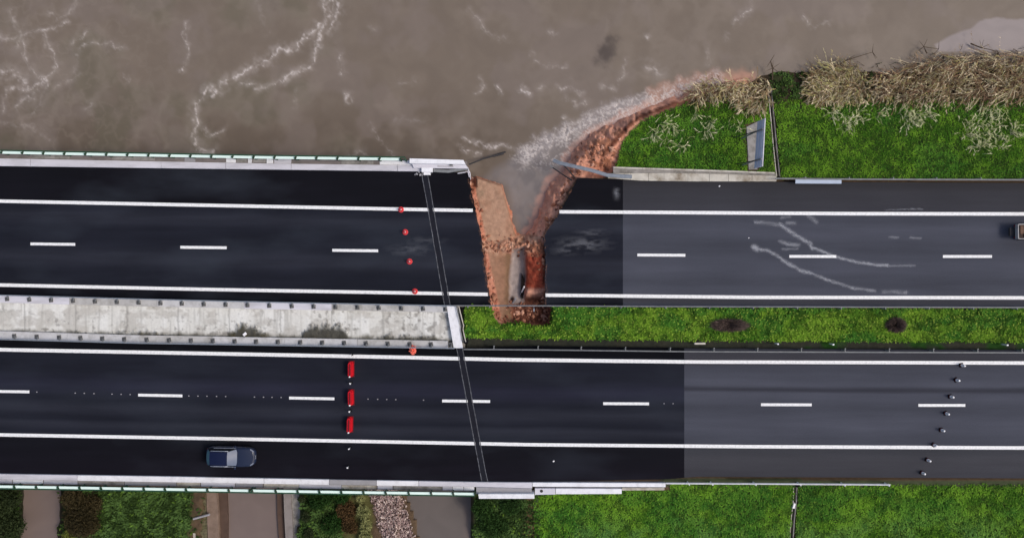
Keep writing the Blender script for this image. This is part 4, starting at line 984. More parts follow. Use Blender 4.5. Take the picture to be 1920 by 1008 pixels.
tag(MB().sweep([W(356, 880, -2.0), W(359, 930, -2.0), W(365, 1000, -2.0), (W(368, 1060, -2.0))], [(-.11, -.3), (.11, -.3), (.11, .1), (-.11, .1)]).build('edging', mt['conc_mud']), 'pale edging between the green field and the mossy strip', 'edging')
tag(MB().tube([W(362, 972, -1.75), W(393, 963.5, -1.65)], .1, 8).build('pipe', mt['conc_grey']), 'grey pipe lying across the mossy strip beside the canal', 'pipe')

# ------------------------------------------------------------------ vegetation
def tz(x, y): return terrain_z(x, y)
def blades(name, n, x0, x1, y0, y1, parent=None, size=(.16, .34), pal=None, seed=1, dens=grass_density, flat=.55):
    r = np.random.default_rng(seed)
    x = r.uniform(x0, x1, n); y = r.uniform(y0, y1, n)
    d = dens(x[None], y[None])[0]; k = r.random(n) < d; x, y = x[k], y[k]; n = len(x)
    z = tz(x[None], y[None])[0]
    P = WA(x, y, z)
    ang = r.uniform(0, 6.283, n) ; L_ = r.uniform(size[0], size[1], n); w = L_ * r.uniform(.14, .26, n)
    dirx, diry = np.cos(ang), np.sin(ang)
    up = L_ * r.uniform(.25, .8, n)
    tip = P + np.stack([dirx * L_ * flat * 1.4, diry * L_ * flat * 1.4, up], -1)
    mid = P + np.stack([dirx * L_ * flat * .6, diry * L_ * flat * .6, up * .75], -1)
    s = np.stack([-diry * w, dirx * w, 0 * w], -1)
    V = np.stack([P - s * .4, P + s * .4, mid + s, mid - s, tip], 1).reshape(-1, 3)
    b = np.arange(n)[:, None] * 5
    Fq = np.concatenate([b + np.array([0, 1, 2]), b + np.array([0, 2, 3]), b + np.array([3, 2, 4])])
    m1 = fbm(x / 50, y / 50, 3, 401); m2 = fbm(x / 12, y / 12, 3, 411); m3 = r.random(n)
    c = np.clip(pal(x, y, m1, m2, m3) * np.array([1.24, 1.22, .82]), 0, 1)
    c = np.repeat(c, 5, 0)
    return mesh_np(name, V, Fq, mt['leaf'], parent, col=c)
def mix(a, b, t): return np.asarray(a)[None] * (1 - t[:, None]) + np.asarray(b)[None] * t[:, None] if np.ndim(a) == 1 else a * (1 - t[:, None]) + np.asarray(b)[None] * t[:, None]
def pal_main(x, y, m1, m2, m3):
    c = mix(srgb(58, 98, 28), srgb(98, 140, 46), sst(.35, .62, m1 * .4 + m2 * .6)); c = mix(c, srgb(52, 106, 50), sst(.48, .62, fbm(x / 70, y / 40, 3, 431)) * .4)
    c = mix(c, srgb(84, 122, 84), sst(945, 1010, y) * sst(.4, .6, m1) * .45)
    c = mix(c, srgb(34, 58, 22), sst(.52, .68, fbm(x / 9, y / 9, 3, 433)) * .6); return mix(c, srgb(120, 150, 66), (m3 > .88) * .4)
def pal_med(x, y, m1, m2, m3):
    c = mix(srgb(64, 104, 34), srgb(102, 138, 48), sst(.3, .6, m1 * .6 + m2 * .4)); c = mix(c, srgb(48, 100, 42), sst(.5, .6, fbm(x / 60, y / 30, 3, 441)) * .7)
    c = mix(c, srgb(34, 60, 20), sst(.5, .62, fbm(x / 8, y / 8, 3, 443)) * .7); return mix(c, srgb(160, 182, 92), (m3 > .88) * .45)
def pal_dark(x, y, m1, m2, m3):
    c = mix(srgb(36, 52, 26), srgb(68, 92, 56), sst(.35, .65, m2)); return mix(c, srgb(90, 120, 50), (m3 > .93) * .6)
g = blades('grass', 120000, 1150, 2230, 90, 342, size=(.10, .24), pal=pal_main, seed=1); tag(g, 'short green grass on the upper slope between the road and the reeds', 'grass', kind='stuff')
g = blades('grass', 80000, 868, 2230, 572, 642, size=(.13, .34), pal=pal_med, seed=2); tag(g, 'lush bright green grass in the strip between the carriageways', 'grass', kind='stuff')
g = blades('grass', 150000, 1000, 2230, 895, 1150, size=(.13, .30), pal=pal_main, seed=3); tag(g, 'green grass on the slope below the lower carriageway', 'grass', kind='stuff')
g = blades('grass', 60000, -280, 1012, 890, 1130, size=(.18, .44), pal=pal_dark, seed=4); tag(g, 'darker green grass on the low ground beneath the bridge edge', 'grass', kind='stuff')

def leaf_cloud(name, clusters, n, size, pal, mat='leaf', parent=None, seed=1, zsq=.7):
    """clusters: list of (cx,cy,cz,rx,ry,rz) world; leaves as two-triangle faces"""
    r = np.random.default_rng(seed); V = []; Fq = []; cs = []
    vol = np.array([c[3] * c[4] * c[5] for c in clusters]); vol = vol / vol.sum(); tot = 0
    for ci, c in enumerate(clusters):
        k = max(8, int(n * vol[ci])); d = r.normal(size=(k, 3)); d /= np.linalg.norm(d, axis=1)[:, None]
        rad = r.random(k) ** .45; P = np.array(c[:3]) + d * rad[:, None] * np.array(c[3:])
        a = r.normal(size=(k, 3)); a /= np.linalg.norm(a, axis=1)[:, None]; a[:, 2] *= .5; b = np.cross(a, r.normal(size=(k, 3))); b /= np.linalg.norm(b, axis=1)[:, None] + 1e-6
        s = r.uniform(size[0], size[1], k)[:, None]
        V.append(np.stack([P - a * s, P + b * s * .45, P + a * s, P - b * s * .45], 1).reshape(-1, 3))
        Fq.append(np.arange(k * 4).reshape(-1, 4) + tot); tot += k * 4
        cl = r.random() * .5; cs.append(np.repeat(pal(r.random(k) * .6 + cl * .8), 4, 0))
    return mesh_np(name, np.concatenate(V), np.concatenate(Fq), mt[mat], parent, col=np.concatenate(cs))
def bush(label, blobs, n, size, c0, c1, seed, cat='bush', zb=-3.6):
    """blobs: (px, py, radius_m, height)"""
    e = tag(empty('bush'), label, cat); cl = []
    rr = random.Random(seed)
    for px, py, r_, h_ in blobs:
        z0 = float(tz(np.array([[px * 1.]]), np.array([[py * 1.]]))[0, 0]); z0 = max(z0, WATER_Z)
        b = W(px, py, z0 + h_ * .6)
        cl.append((b[0], b[1], z0 + h_ * .55, r_, r_, h_ * .5))
        for k in range(4):
            a = rr.random() * 6.28; q = r_ * .7
            cl.append((b[0] + q * math.cos(a), b[1] + q * math.sin(a), z0 + h_ * (.35 + .4 * rr.random()), r_ * .5, r_ * .5, h_ * .35))
        m = MB()
        for k in range(3):
            a = rr.random() * 6.28; m.tube([(b[0], b[1], z0 - .2), (b[0] + .3 * math.cos(a) * r_, b[1] + .3 * math.sin(a) * r_, z0 + h_ * .4), (b[0] + .7 * math.cos(a) * r_, b[1] + .7 * math.sin(a) * r_, z0 + h_ * .75)], .06, 5, .02)
        m.build('stem', mt['bark'], e)
    leaf_cloud('foliage', cl, n, size, lambda t: mix(np.array(c0), c1, np.clip(t, 0, 1)), parent=e, seed=seed)
    return e
bush('dark leafy bush at the bottom left corner below the bridge', [(-30, 960, 1.6, 2.0), (10, 935, 1.2, 1.6), (15, 990, 1.4, 1.8)], 9000, (.06, .15), srgb(22, 30, 14), srgb(52, 62, 34), 11)
bush('brownish dark bush between the muddy pool and the green field', [(135, 935, 1.0, 1.5), (150, 975, 1.5, 1.8), (172, 945, .9, 1.3)], 9000, (.05, .13), srgb(34, 30, 16), srgb(78, 68, 44), 12)
bush('yellow green bush at the bottom edge beside the muddy pool', [(128, 1005, .6, .9)], 1500, (.05, .12), srgb(84, 92, 40), srgb(128, 134, 62), 13)
bush('dark green shrub right of the canal under the bridge edge', [(600, 930, 1.1, 1.2), (640, 925, .9, 1.2), (620, 985, .9, 1.0)], 7000, (.05, .14), srgb(20, 40, 14), srgb(50, 80, 32), 14)
bush('rusty brown bush between the green shrub and the stones', [(648, 955, .9, 1.0), (655, 985, .8, 1.0)], 4500, (.05, .12), srgb(46, 38, 20), srgb(96, 72, 46), 15)
bush('pale yellow green flowering bush beside the pinkish stones', [(676, 935, .45, .9), (680, 960, .6, 1.1), (686, 985, .6, 1.1), (684, 1008, .6, 1.0)], 3200, (.05, .12), srgb(74, 80, 40), srgb(168, 168, 112), 16)
bush('low dark weeds growing over the grey stone strip beside the canal', [(566, 935, .35, .5), (572, 968, .45, .6), (578, 1000, .5, .6), (560, 950, .2, .3)], 2600, (.04, .1), srgb(26, 36, 20), srgb(64, 74, 44), 18)
bush('dark green bush left of the brown path at the lower bridge end', [(905, 950, .9, 1.0), (925, 985, 1.2, 1.2), (960, 945, .9, 1.0)], 7000, (.05, .14), srgb(22, 40, 16), srgb(56, 84, 36), 17)

# stones (pinkish heap, bottom)
def rocks(name, n, fn, size, cols, seed, flat=.6, sink=.3, pw=1.0):
    r = np.random.default_rng(seed); V = []; Fq = []; CC = []
    base = np.array([(1, 0, 0), (0, 1, 0), (-1, 0, 0), (0, -1, 0), (0, 0, 1), (0, 0, -1)], float)
    fc = np.array([(0, 1, 4), (1, 2, 4), (2, 3, 4), (3, 0, 4), (1, 0, 5), (2, 1, 5), (3, 2, 5), (0, 3, 5)])
    P = fn(r, n); n = len(P)
    for i in range(n):
        s = size[0] + (size[1] - size[0]) * r.random() ** pw; a = r.uniform(0, 6.28); R = np.array([[math.cos(a), -math.sin(a), 0], [math.sin(a), math.cos(a), 0], [0, 0, 1]])
        v = (base * s * r.uniform(.6, 1.3, (6, 1)) + r.normal(size=(6, 3)) * s * .15) * np.array([1, .8, flat]); V.append(v @ R.T + P[i] + np.array([0, 0, s * flat * (1 - sink)]))
        Fq.append(fc + 6 * i); CC.append(np.tile(np.array(cols[r.integers(len(cols))]) * r.uniform(.8, 1.15), (6, 1)))
    return mesh_np(name, np.concatenate(V), np.concatenate(Fq), mt['rock'], col=np.concatenate(CC))
def heap(r, n):
    y = r.uniform(905, 1060, n); x = 698 + (y - 925) * .30 + r.uniform(-4, 52, n) + r.normal(size=n) * 3
    z = np.maximum(tz(x[None], y[None])[0], WATER_Z - .05) + .15 * r.random(n); return WA(x, y, z)
st = rocks('stones', 4200, heap, (.05, .13), [srgb(168, 146, 142), srgb(190, 168, 160), srgb(132, 112, 108), srgb(150, 126, 122), srgb(208, 190, 180), srgb(90, 72, 68)], 5)
tag(st, 'spill of pinkish stones running down to the water below the bridge', 'stones', kind='stuff')
def clods(r, n):
    out = []
    pts = [(882, 350), (890, 390), (900, 430), (907, 470), (914, 520), (924, 565), (932, 595), (1020, 560), (1021, 500), (1020, 460), (1030, 425), (1048, 392), (1062, 360), (1078, 335)]
    for _ in range(n):
        u = r.random()
        if u < .16: x, y = 1125 + r.normal() * 18, 290 + r.normal() * 18
        elif u < .32: x, y = r.uniform(908, 1005), 461 + r.normal() * 9
        elif u < .85: p = pts[r.integers(len(pts))]; x, y = p[0] + r.normal() * 5, p[1] + r.normal() * 12
        else: x, y = r.uniform(945, 1030), r.uniform(565, 604)
        out.append((x, y))
    o = np.array(out); x, y = o[:, 0], o[:, 1]; k = (sdf(x, y, P0) < -1); x, y = x[k], y[k]
    z = tz(x[None], y[None])[0]; k = z > WATER_Z; return WA(x[k], y[k], z[k])
st = rocks('soil_clods', 1500, clods, (.025, .30), [srgb(176, 124, 100), srgb(146, 98, 76), srgb(204, 156, 132), srgb(128, 82, 64), srgb(162, 112, 88)], 6, pw=4)
tag(st, 'loose red brown soil clods along the collapsed edges of the breach', 'soil', kind='stuff')
# exposed pipe bits at the foot of the pit
tag(MB().tube([W(976.5, 551, -2.2), W(983, 537, -1.4)], .07, 8).build('broken_pipe', mt['refl_white']), 'short white broken pipe leaning in the pit', 'pipe')
tag(MB().tube([W(961.5, 568, -2.2), W(967, 559, -1.8)], .09, 8).build('broken_pipe', mt['conc_grey']), 'pale pipe stub at the foot of the pit, left of the white pipe', 'pipe')
dkm = M('dark_void', srgb(24, 16, 14), .95, .2, 3, .2)
tag(MB().prism([W(978, 512, -2.0)[:2], W(983, 522, -2.0)[:2], W(984, 545, -2.0)[:2], W(980, 560, -2.0)[:2], W(976, 556, -2.0)[:2], W(977, 530, -2.0)[:2]], -4, -1.95).build('recess_shade', dkm), 'dark block painting in the shaded recess at the foot of the red earth block', 'slab')  # near-black prism stands in for the shade inside a recess

# bare shrubs in the median
def twigs(name, label, px, py, rx, ry, n, seed):
    r = np.random.default_rng(seed); c = np.array(W(px, py, .2)); d = r.normal(size=(n, 3)); d[:, 2] = np.abs(d[:, 2]); d /= np.linalg.norm(d, axis=1)[:, None]
    r0 = r.uniform(.2, .7, n)[:, None]; sc = np.array([rx, ry, .75]); A = c + np.array([0, 0, -.5]) + d * r0 * sc; B = c + np.array([0, 0, -.5]) + (d * np.minimum(1, r0 + .45) + r.normal(size=(n, 3)) * .09) * sc
    s = np.cross(B - A, r.normal(size=(n, 3))); s /= np.linalg.norm(s, axis=1)[:, None]; s *= .022
    V = np.stack([A - s, A + s, B], 1).reshape(-1, 3); Fq = np.arange(n * 3).reshape(-1, 3)
    col = np.repeat(mix(np.array(srgb(72, 62, 56)), srgb(122, 104, 98), r.random(n)), 3, 0)
    e = tag(empty(name), label, 'shrub'); mesh_np('twigs', V, Fq, mt['reed'], e, col=col)
    b = (c[0], c[1], -.4)
    m = MB()
    for k in range(7): a = k * .9; m.tube([b, (b[0] + rx * .4 * math.cos(a), b[1] + ry * .4 * math.sin(a), 0.1)], .03, 5, .012)
    m.build('stem', mt['bark'], e); return e
twigs('bare_shrub', 'wide oval leafless brown shrub in the median grass', 1370, 610, 1.85, .68, 5200, 31)
twigs('bare_shrub', 'round leafless brown shrub in the median grass, near the right', 1684, 610, 1.02, .78, 3400, 32)

# reeds
def reeds(name, n, posf, length, ang0, angs, cols, seed, plume=12, mat='reed', kind=None, hgt=.9):
    r = np.random.default_rng(seed); V = []; Fq = []; CC = []; t = 0
    X, Y = posf(r, n); n = len(X); Z = np.maximum(tz(X[None], Y[None])[0], WATER_Z); P = WA(X, Y, Z)
    for i in range(n):
        L_ = r.uniform(*length); a = math.radians(ang0 + r.normal() * angs); bend = r.normal() * .5; w = .018; lum = (1.1 if kind else .72 + .7 * float(sst(.3, .7, fbm(X[i] / 16, Y[i] / 9, 3, 455))))
        col = np.array(cols[r.integers(len(cols))]) * r.uniform(.75, 1.2) * lum; pts = []
        h = hgt * r.uniform(.5, 1.2)
        for k in range(5):
            u = k / 4; aa = a + bend * u
            pts.append(P[i] + np.array([math.cos(aa) * L_ * u, math.sin(aa) * L_ * u, h * math.sin(u * 2.1)]))
        nrm = np.array([-math.sin(a), math.cos(a), 0]) * w
        for k, p in enumerate(pts): V += [p - nrm * (1 - .12 * k), p + nrm * (1 - .12 * k)]; CC += [col * .8, col * .8]
        for k in range(4): Fq.append((t + 2 * k, t + 2 * k + 1, t + 2 * k + 3)); Fq.append((t + 2 * k, t + 2 * k + 3, t + 2 * k + 2))
        t += 10
        for k in range(plume):
            u = r.uniform(.45, 1.05); j = min(3, int(u * 4)); q = pts[j] + (pts[j + 1] - pts[j]) * (u * 4 - j); th = a + bend * u + r.normal() * .32
            l = r.uniform(.10, .26); d = np.array([math.cos(th) * l, math.sin(th) * l, r.normal() * .05 - .02]); s = np.array([-math.sin(th), math.cos(th), .3]) * r.uniform(.012, .03)
            V += [q - s, q + s, q + d]; CC += [col * r.uniform(.85, 1.25)] * 3; Fq.append((t, t + 1, t + 2)); t += 3
    return mesh_np(name, np.array(V), np.array(Fq), mt[mat], col=np.array(CC))
tan = [srgb(206, 188, 156), srgb(186, 176, 136), srgb(150, 128, 96), srgb(196, 180, 148), srgb(128, 106, 78), srgb(158, 146, 96), srgb(108, 86, 66)]
brn = [srgb(142, 112, 88), srgb(120, 92, 72), srgb(160, 136, 108), srgb(98, 74, 60), srgb(172, 152, 120)]
def in_poly(poly):
    xs = [p[0] for p in poly]; ys = [p[1] for p in poly]
    def f(r, n):
        x = r.uniform(min(xs), max(xs), n); y = r.uniform(min(ys), max(ys), n); k = sdf(x, y, poly) < r.normal(size=n) * 4
        return x[k], y[k]
    return f
o = reeds('reed_bed', 4600, in_poly([(1640, 150), (1690, 128), (1760, 108), (1840, 102), (2240, 92), (2240, 176), (1900, 182), (1780, 186), (1700, 186), (1640, 176)]), (.8, 2.0), 212, 17, tan + brn[:2], 41, plume=9)
tag(o, 'long bed of flattened dry tan reeds at the right end of the bank', 'reeds', kind='stuff')
o = reeds('reed_bed', 1700, in_poly([(1518, 150), (1540, 128), (1570, 122), (1610, 128), (1622, 150), (1610, 176), (1560, 186), (1520, 178)]), (.7, 1.6), 225, 40, tan + [srgb(178, 172, 112)], 42, plume=9)
tag(o, 'rounded clump of dry pale reeds left of the long reed bed', 'reeds', kind='stuff')
o = reeds('reed_bed', 120, in_poly([(1610, 160), (1645, 160), (1650, 180), (1600, 185)]), (.5, 1.1), -20, 50, tan, 43)
tag(o, 'thin sparse reeds joining the rounded clump to the long bed', 'reeds', kind='stuff')
o = reeds('reed_bed', 1100, in_poly([(1290, 170), (1330, 152), (1380, 150), (1445, 152), (1440, 185), (1425, 205), (1385, 198), (1370, 178), (1300, 184)]), (.5, 1.3), 235, 45, tan, 44)
tag(o, 'ragged dry reeds above the breach bank, left of the drain', 'reeds', kind='stuff')
o = reeds('dead_brush', 1100, in_poly([(1440, 150), (1520, 132), (1700, 112), (1760, 98), (2200, 86), (2200, 104), (1850, 108), (1760, 116), (1640, 150), (1640, 185), (1900, 188), (1900, 204), (1500, 206), (1440, 175)]), (.3, .9), -70, 90, [srgb(70, 58, 46), srgb(52, 42, 34), srgb(90, 74, 56), srgb(40, 48, 26)], 45, plume=5, hgt=.35)
tag(o, 'dark dead brush fringing the reeds along the water', 'brush', kind='stuff')
grn = [srgb(168, 172, 128), srgb(142, 150, 100), srgb(190, 188, 150)]
def tuft(label, spots, n, seed, ang=-60, L_=(.3, .9)):
    def f(r, n):
        k = r.integers(len(spots), size=n); s = np.array(spots, float)[k]; return s[:, 0] + r.normal(size=n) * s[:, 2], s[:, 1] + r.normal(size=n) * s[:, 2]
    o = reeds('reed_tuft', int(n * 1.15), f, L_, ang, 60, grn, seed, plume=9, hgt=.4, kind=True); tag(o, label, 'reed tuft')
tuft('pale plume tuft on the grass just right of the breach bank', [(1243, 232, 6), (1226, 250, 5), (1256, 238, 4), (1250, 262, 6), (1276, 275, 4)], 70, 51)
tuft('single pale plume tuft in the middle of the left grass patch', [(1330, 228, 4), (1327, 245, 4)], 26, 52)
tuft('small pale sprigs beside the top of the tall sign', [(1375, 228, 3), (1385, 238, 3)], 12, 53)
tuft('small pale sprig above the middle plume tuft of the left grass patch', [(1304, 216, 3)], 8, 58)
tuft('pale plumes scattered under the rounded reed clump', [(1560, 212, 5), (1590, 225, 6), (1605, 218, 6), (1580, 236, 5)], 60, 54, -30)
tuft('pale plumes on the grass under the left end of the long reed bed', [(1694, 222, 7), (1714, 217, 7), (1732, 216, 6), (1706, 228, 4)], 78, 55, -20)
tuft('lone pale plume on the grass between the two reed clumps', [(1645, 215, 3.5)], 10, 59, -20)
tuft('large group of pale plumes low on the grass at the far right', [(1830, 268, 8), (1868, 268, 7), (1850, 250, 9), (1820, 232, 9), (1865, 228, 8), (1895, 245, 6), (1840, 275, 6), (1810, 250, 6)], 170, 56, 20)
tuft('hanging pale stems below the long reed bed at the right', [(1845, 204, 4), (1856, 205, 4), (1868, 205, 4)], 26, 57, -85, (.6, 1.2))
# drifting twigs on the water edge
def branch(label, pts, seed):
    m = MB(); m.tube([W(*p) for p in pts], .07, 5, .02); rr = random.Random(seed)
    for k in range(6):
        p = Vector(W(*pts[rr.randrange(1, len(pts))])); a = rr.random() * 6.28; m.tube([p, p + Vector((math.cos(a) * .7, math.sin(a) * .7, .15))], .03, 4, .01)
    tag(m.build('branch', mt['bark']), label, 'branch')
branch('dark bare branch sticking up at the top of the drain', [(1448, 150, -2.2), (1449, 128, -1.8), (1445, 115, -1.4), (1452, 103, -1.2)], 1)
branch('dark bare branch lying at the water edge above the rounded reeds', [(1565, 125, -2.4), (1590, 112, -2.2), (1636, 98, -2.2)], 2)
branch('dark twigs beside the pale sky-tinted water', [(1738, 100, -2.4), (1732, 88, -2.2), (1760, 92, -2.2)], 3)
branch('thin dark branch over the grass edge at the far right water', [(1820, 82, -2.4), (1840, 90, -2.2), (1870, 96, -2.0)], 4)
o = blades('grass', 2600, 1770, 1990, 92, 104, size=(.15, .4), pal=pal_dark, seed=9, dens=lambda x, y: np.ones(x.shape)); tag(o, 'thin strip of green waterside grass above the reeds at the far right', 'grass', kind='stuff')

o = blades('grass', 5200, 1446, 1640, 136, 186, size=(.14, .36), pal=lambda x, y, a, b, c: pal_dark(x, y, a, b, c) * .9, seed=19, dens=lambda x, y: sst(.35, .55, fbm(x / 10, y / 8, 3, 471)) * np.where(x < 1520, 1, .6) * sst(134, 142, y)); tag(o, 'sparse dark green weeds on the bank between the drain and the rounded reeds', 'weeds', kind='stuff')
# ------------------------------------------------------------------ road furniture
def cone(mats=('pink_red', 'refl_white', 'black_rubber')):
    e = empty('traffic_cone')
    MB().lathe([(.25, 0), (.25, .035), (.2, .05)], n=20).build('base', mt[mats[2]], e)
    MB().lathe([(.17, .05), (.10, .38)], n=16).build('body', mt[mats[0]], e, True)
    MB().lathe([(.107, .34), (.078, .48)], n=16).build('band', mt[mats[1]], e, True)
    MB().lathe([(.074, .48), (.035, .68), (.02, .7)], n=16).build('tip', mt[mats[0]], e, True)
    return e
c0 = cone(('pink_red', 'refl_white', 'pink_red'))
spots = [(752, 393, 'red cone on the upper edge line, left of the breach'), (760, 435, 'red cone in the upper lane, second from the top of its row'), (768, 490, 'red cone in the upper carriageway, third from the top of its row'), (778, 546, 'red cone on the lower edge line of the broken carriageway')]
for i, (x, y, lab) in enumerate(spots):
    e = c0 if i == 0 else copy_tree(c0); e.location = W(x, y, .01); e.rotation_euler = (0, 0, random.random()); e.scale = (1, 1, 1)
    tag(e, lab, 'cone', 'red cones closing the broken carriageway')
c1 = empty('traffic_cone'); c1.rotation_euler = (0, 0, 0)
MB().box((0, 0, .04), (.36, .36, .08), bev=.02).build('base', mt['black_rubber'], c1)
MB().lathe([(.15, .08), (.13, .2)], n=14).build('body', mt['dark_red'], c1, True)
MB().lathe([(.13, .2), (.115, .55)], n=14).build('band', mt['refl_white'], c1, True)
MB().lathe([(.115, .55), (.08, .85), (.05, .88)], n=14).build('tip', mt['refl_white'], c1, True)
labs = ['topmost', 'second from the top', 'third down, above the lane dash', 'just below the lane dash', 'fifth from the top, small and pale', 'standing on the lower edge line', 'second from the bottom, darkest', 'bottom one, by the grass verge']
for i, ((x, y), lab) in enumerate(zip([(1803, 684), (1793, 711.5), (1782, 742.5), (1773.5, 774), (1765, 805), (1751, 833), (1739, 861), (1729, 885)], labs)):
    e = c1 if i == 0 else copy_tree(c1); e.location = W(x - 1, y, .0); e.rotation_euler = (0, 0, random.random() * 1.5); e.scale = (1, 1, .7)
    tag(e, 'white topped cone on the grey road, ' + lab, 'cone', 'cones across the grey lower carriageway')
# red plastic barriers
b0 = empty('plastic_barrier')
def hexpts(L_, w, t): return [(-w / 2, -L_ / 2 + t), (0 - w * .15, -L_ / 2), (w * .15, -L_ / 2), (w / 2, -L_ / 2 + t), (w / 2, L_ / 2 - t), (w * .15, L_ / 2), (-w * .15, L_ / 2), (-w / 2, L_ / 2 - t)]
MB().prism(hexpts(1.36, .44, .16), 0, .35).build('body', mt['red_plastic'], b0)
MB().prism(hexpts(1.28, .32, .14), .35, .75).build('upper_body', mt['red_plastic'], b0)
MB().prism(hexpts(1.05, .14, .1), .75, .79).build('top_groove', mt['dark_red'], b0)
MB().lathe([(.07, .72), (.07, .82)], (0, -.6, 0), 10).build('filler_cap', mt['refl_white'], b0)
MB().box((0, 0, .02), (.52, 1.4, .04)).build('foot', mt['dark_red'], b0)
for i, (x, y, lab) in enumerate([(659, 691, 'red water filled barrier, top one of three across the lower road'), (659, 744, 'red water filled barrier, middle one of three, beside the lane dash'), (657, 794.5, 'red water filled barrier, bottom one of three, above the edge line')]):
    e = b0 if i == 0 else copy_tree(b0); e.location = W(x, y, .01); e.rotation_euler = (0, 0, (0, .02, -.02)[i]); tag(e, lab, 'barrier', 'red barriers across the lower carriageway')
lamp = empty('warning_lamp')
MB().box((0, 0, .05), (.22, .22, .1), bev=.02).build('base', mt['black_rubber'], lamp)
MB().lathe([(.04, .1), (.04, .5)], n=8).build('stem', mt['galv'], lamp)
MB().box((0, 0, .6), (.16, .10, .22), bev=.03).build('lamp_head', mt['refl_white'], lamp)
for i, (x, y, lab) in enumerate([(660, 664, 'small pale warning lamp above the top red barrier'), (659, 717, 'small pale warning lamp between the top and middle red barriers'), (657.5, 769, 'small pale warning lamp between the middle and bottom red barriers'), (657, 838, 'small pale warning lamp below the edge line under the barriers'), (654, 873, 'small pale warning lamp low on the dark shoulder')]):
    e = lamp if i == 0 else copy_tree(lamp); e.location = W(x, y, 0); e.rotation_euler = (0, 0, random.random() * 3); tag(e, lab, 'warning lamp', 'pale lamps in line with the red barriers')
# crumpled orange heap
m = MB(); rr = random.Random(3)
bm = m.bm; bmesh.ops.create_icosphere(bm, subdivisions=4, radius=1)
from mathutils import noise as mnoise
for v in bm.verts:
    d = v.co.normalized(); k = .62 + .55 * abs(mnoise.noise(d * 2.3)) + .28 * mnoise.noise(d * 6) ; v.co = Vector((d.x * k * .34, d.y * k * .52, max(-.15, d.z * k * .42)))
e = m.build('orange_netting', mt['orange_net']); e.location = W(774, 655, .2); tag(e, 'crumpled orange netting heap hanging over the lower median kerb', 'netting')
# road studs
stud = MB().box((0, 0, .015), (.11, .09, .03), taper=.7).build('road_stud', mt['conc_grey'])
sx = [69, 141, 158, 176, 210, 227, 244, 354, 371, 388, 406, 423, 477, 494, 510, 527, 690, 708, 725, 742, 794, 1245, 1262]
dl = edge([(0, 733), (300, 741), (585, 746), (874, 751.5), (1174, 756), (1470, 758)])
for i, x in enumerate(sx):
    e = stud if i == 0 else stud.copy()
    if i: COL.objects.link(e)
    e.location = W(x, dl(x) - .5, .001); tag(e, 'tiny pale road stud in the dark lower road between the lane dashes', 'road stud', 'road studs along the lane line')
# white scraps
for x, y, s_, lab in ((1349, 349, .14, 'small white scrap on the grey shoulder right of the kerb'), (1404, 446, .1, 'tiny white scrap left of the dust smears'), (1155, 362, .2, 'pale faint scuff near the edge of the dark asphalt'), (459, 626, .34, 'small square white tile on the moss of the median slab'), (1038, 864, .16, 'tiny pale scrap on the dark lower shoulder')):
    if x == 1155: continue
    zz = .02 if x != 459 else .1
    tag(MB().box(W(x, y, zz), (s_, s_ * .7, .04), rz=.7, bev=.008).build('scrap', mt['refl_white']), lab, 'scrap')

# ------------------------------------------------------------------ car
paint = M('dark_blue_paint', srgb(26, 36, 60), .5, .03, 1, 0, spec=.3, coat=.1)
roofp = M('dark_roof_paint', srgb(12, 22, 54), .5, .03, 1, 0, spec=.25, coat=.05)
glass = M('car_glass', srgb(88, 98, 118), .15, .08, 2, 0, spec=.8)
glass_r = M('rear_glass', srgb(92, 128, 138), .2, .08, 2, 0, spec=.8)
glass_s = M('side_glass', srgb(20, 24, 30), .1, 0, 1, 0, spec=.8)
chrome = M('chrome', srgb(200, 204, 214), .25, .03, 1, 0, metal=.6)
lampm = M('headlamp_glass', srgb(120, 126, 142), .15, .03, 1, 0, spec=.8); tailm = M('tail_lamp', srgb(110, 10, 14), .3, .03, 1, 0); tyrem = mt['black_rubber']; rimm = M('alloy', srgb(120, 122, 126), .4, .05, 3, 0, metal=.7)
def loft(stations, nx=10):
    """stations: x, halfwidth, z0, z1, roundness"""
    m = MB(); rings = []
    for x, hw, z0, z1 in stations:
        ring = []
        for k in range(24):
            a = 2 * math.pi * k / 24; c, s = math.cos(a), math.sin(a); e_ = .42
            ring.append(m.bm.verts.new((x, hw * math.copysign(abs(c) ** e_, c), (z0 + z1) / 2 + (z1 - z0) / 2 * math.copysign(abs(s) ** e_, s))))
        rings.append(ring)
    for a, b in zip(rings[:-1], rings[1:]):
        for k in range(24): m.bm.faces.new((a[k], a[(k + 1) % 24], b[(k + 1) % 24], b[k]))
    m.bm.faces.new(rings[0]); m.bm.faces.new(rings[-1][::-1]); return m
def curved(fn, nu, nv, name, mat, parent, thick=0):
    V = [fn(i / (nu - 1), j / (nv - 1)) for i in range(nu) for j in range(nv)]
    return mesh_np(name, V, grid_faces(nu, nv), mat, parent, smooth=True)
car = empty('car')
loft([(-2.18, .62, .45, .95), (-2.12, .78, .32, 1.02), (-1.9, .88, .25, 1.05), (-1.3, .92, .22, 1.02), (0, .92, .22, 1.0), (.6, .92, .22, 1.0), (1.2, .91, .24, .97), (1.6, .88, .26, .92), (1.85, .80, .28, .86), (2.02, .66, .32, .78), (2.12, .48, .36, .68)]).build('body', paint, car, True)
curved(lambda u, v: (.60 + 1.40 * u - .22 * u * (2 * v - 1) ** 2, (2 * v - 1) * .80 * (1 - .22 * u * u), 1.04 - .13 * u * u - .05 * (2 * v - 1) ** 2), 10, 10, 'bonnet', paint, car)
hwr, hwb = .62, .80
curved(lambda u, v: (-1.68 + 1.56 * u, (v - .5) * 2 * (hwr + .01), 1.50 + .05 * (1 - (2 * v - 1) ** 2) + .04 * math.sin(math.pi * u)), 8, 8, 'roof', roofp, car)
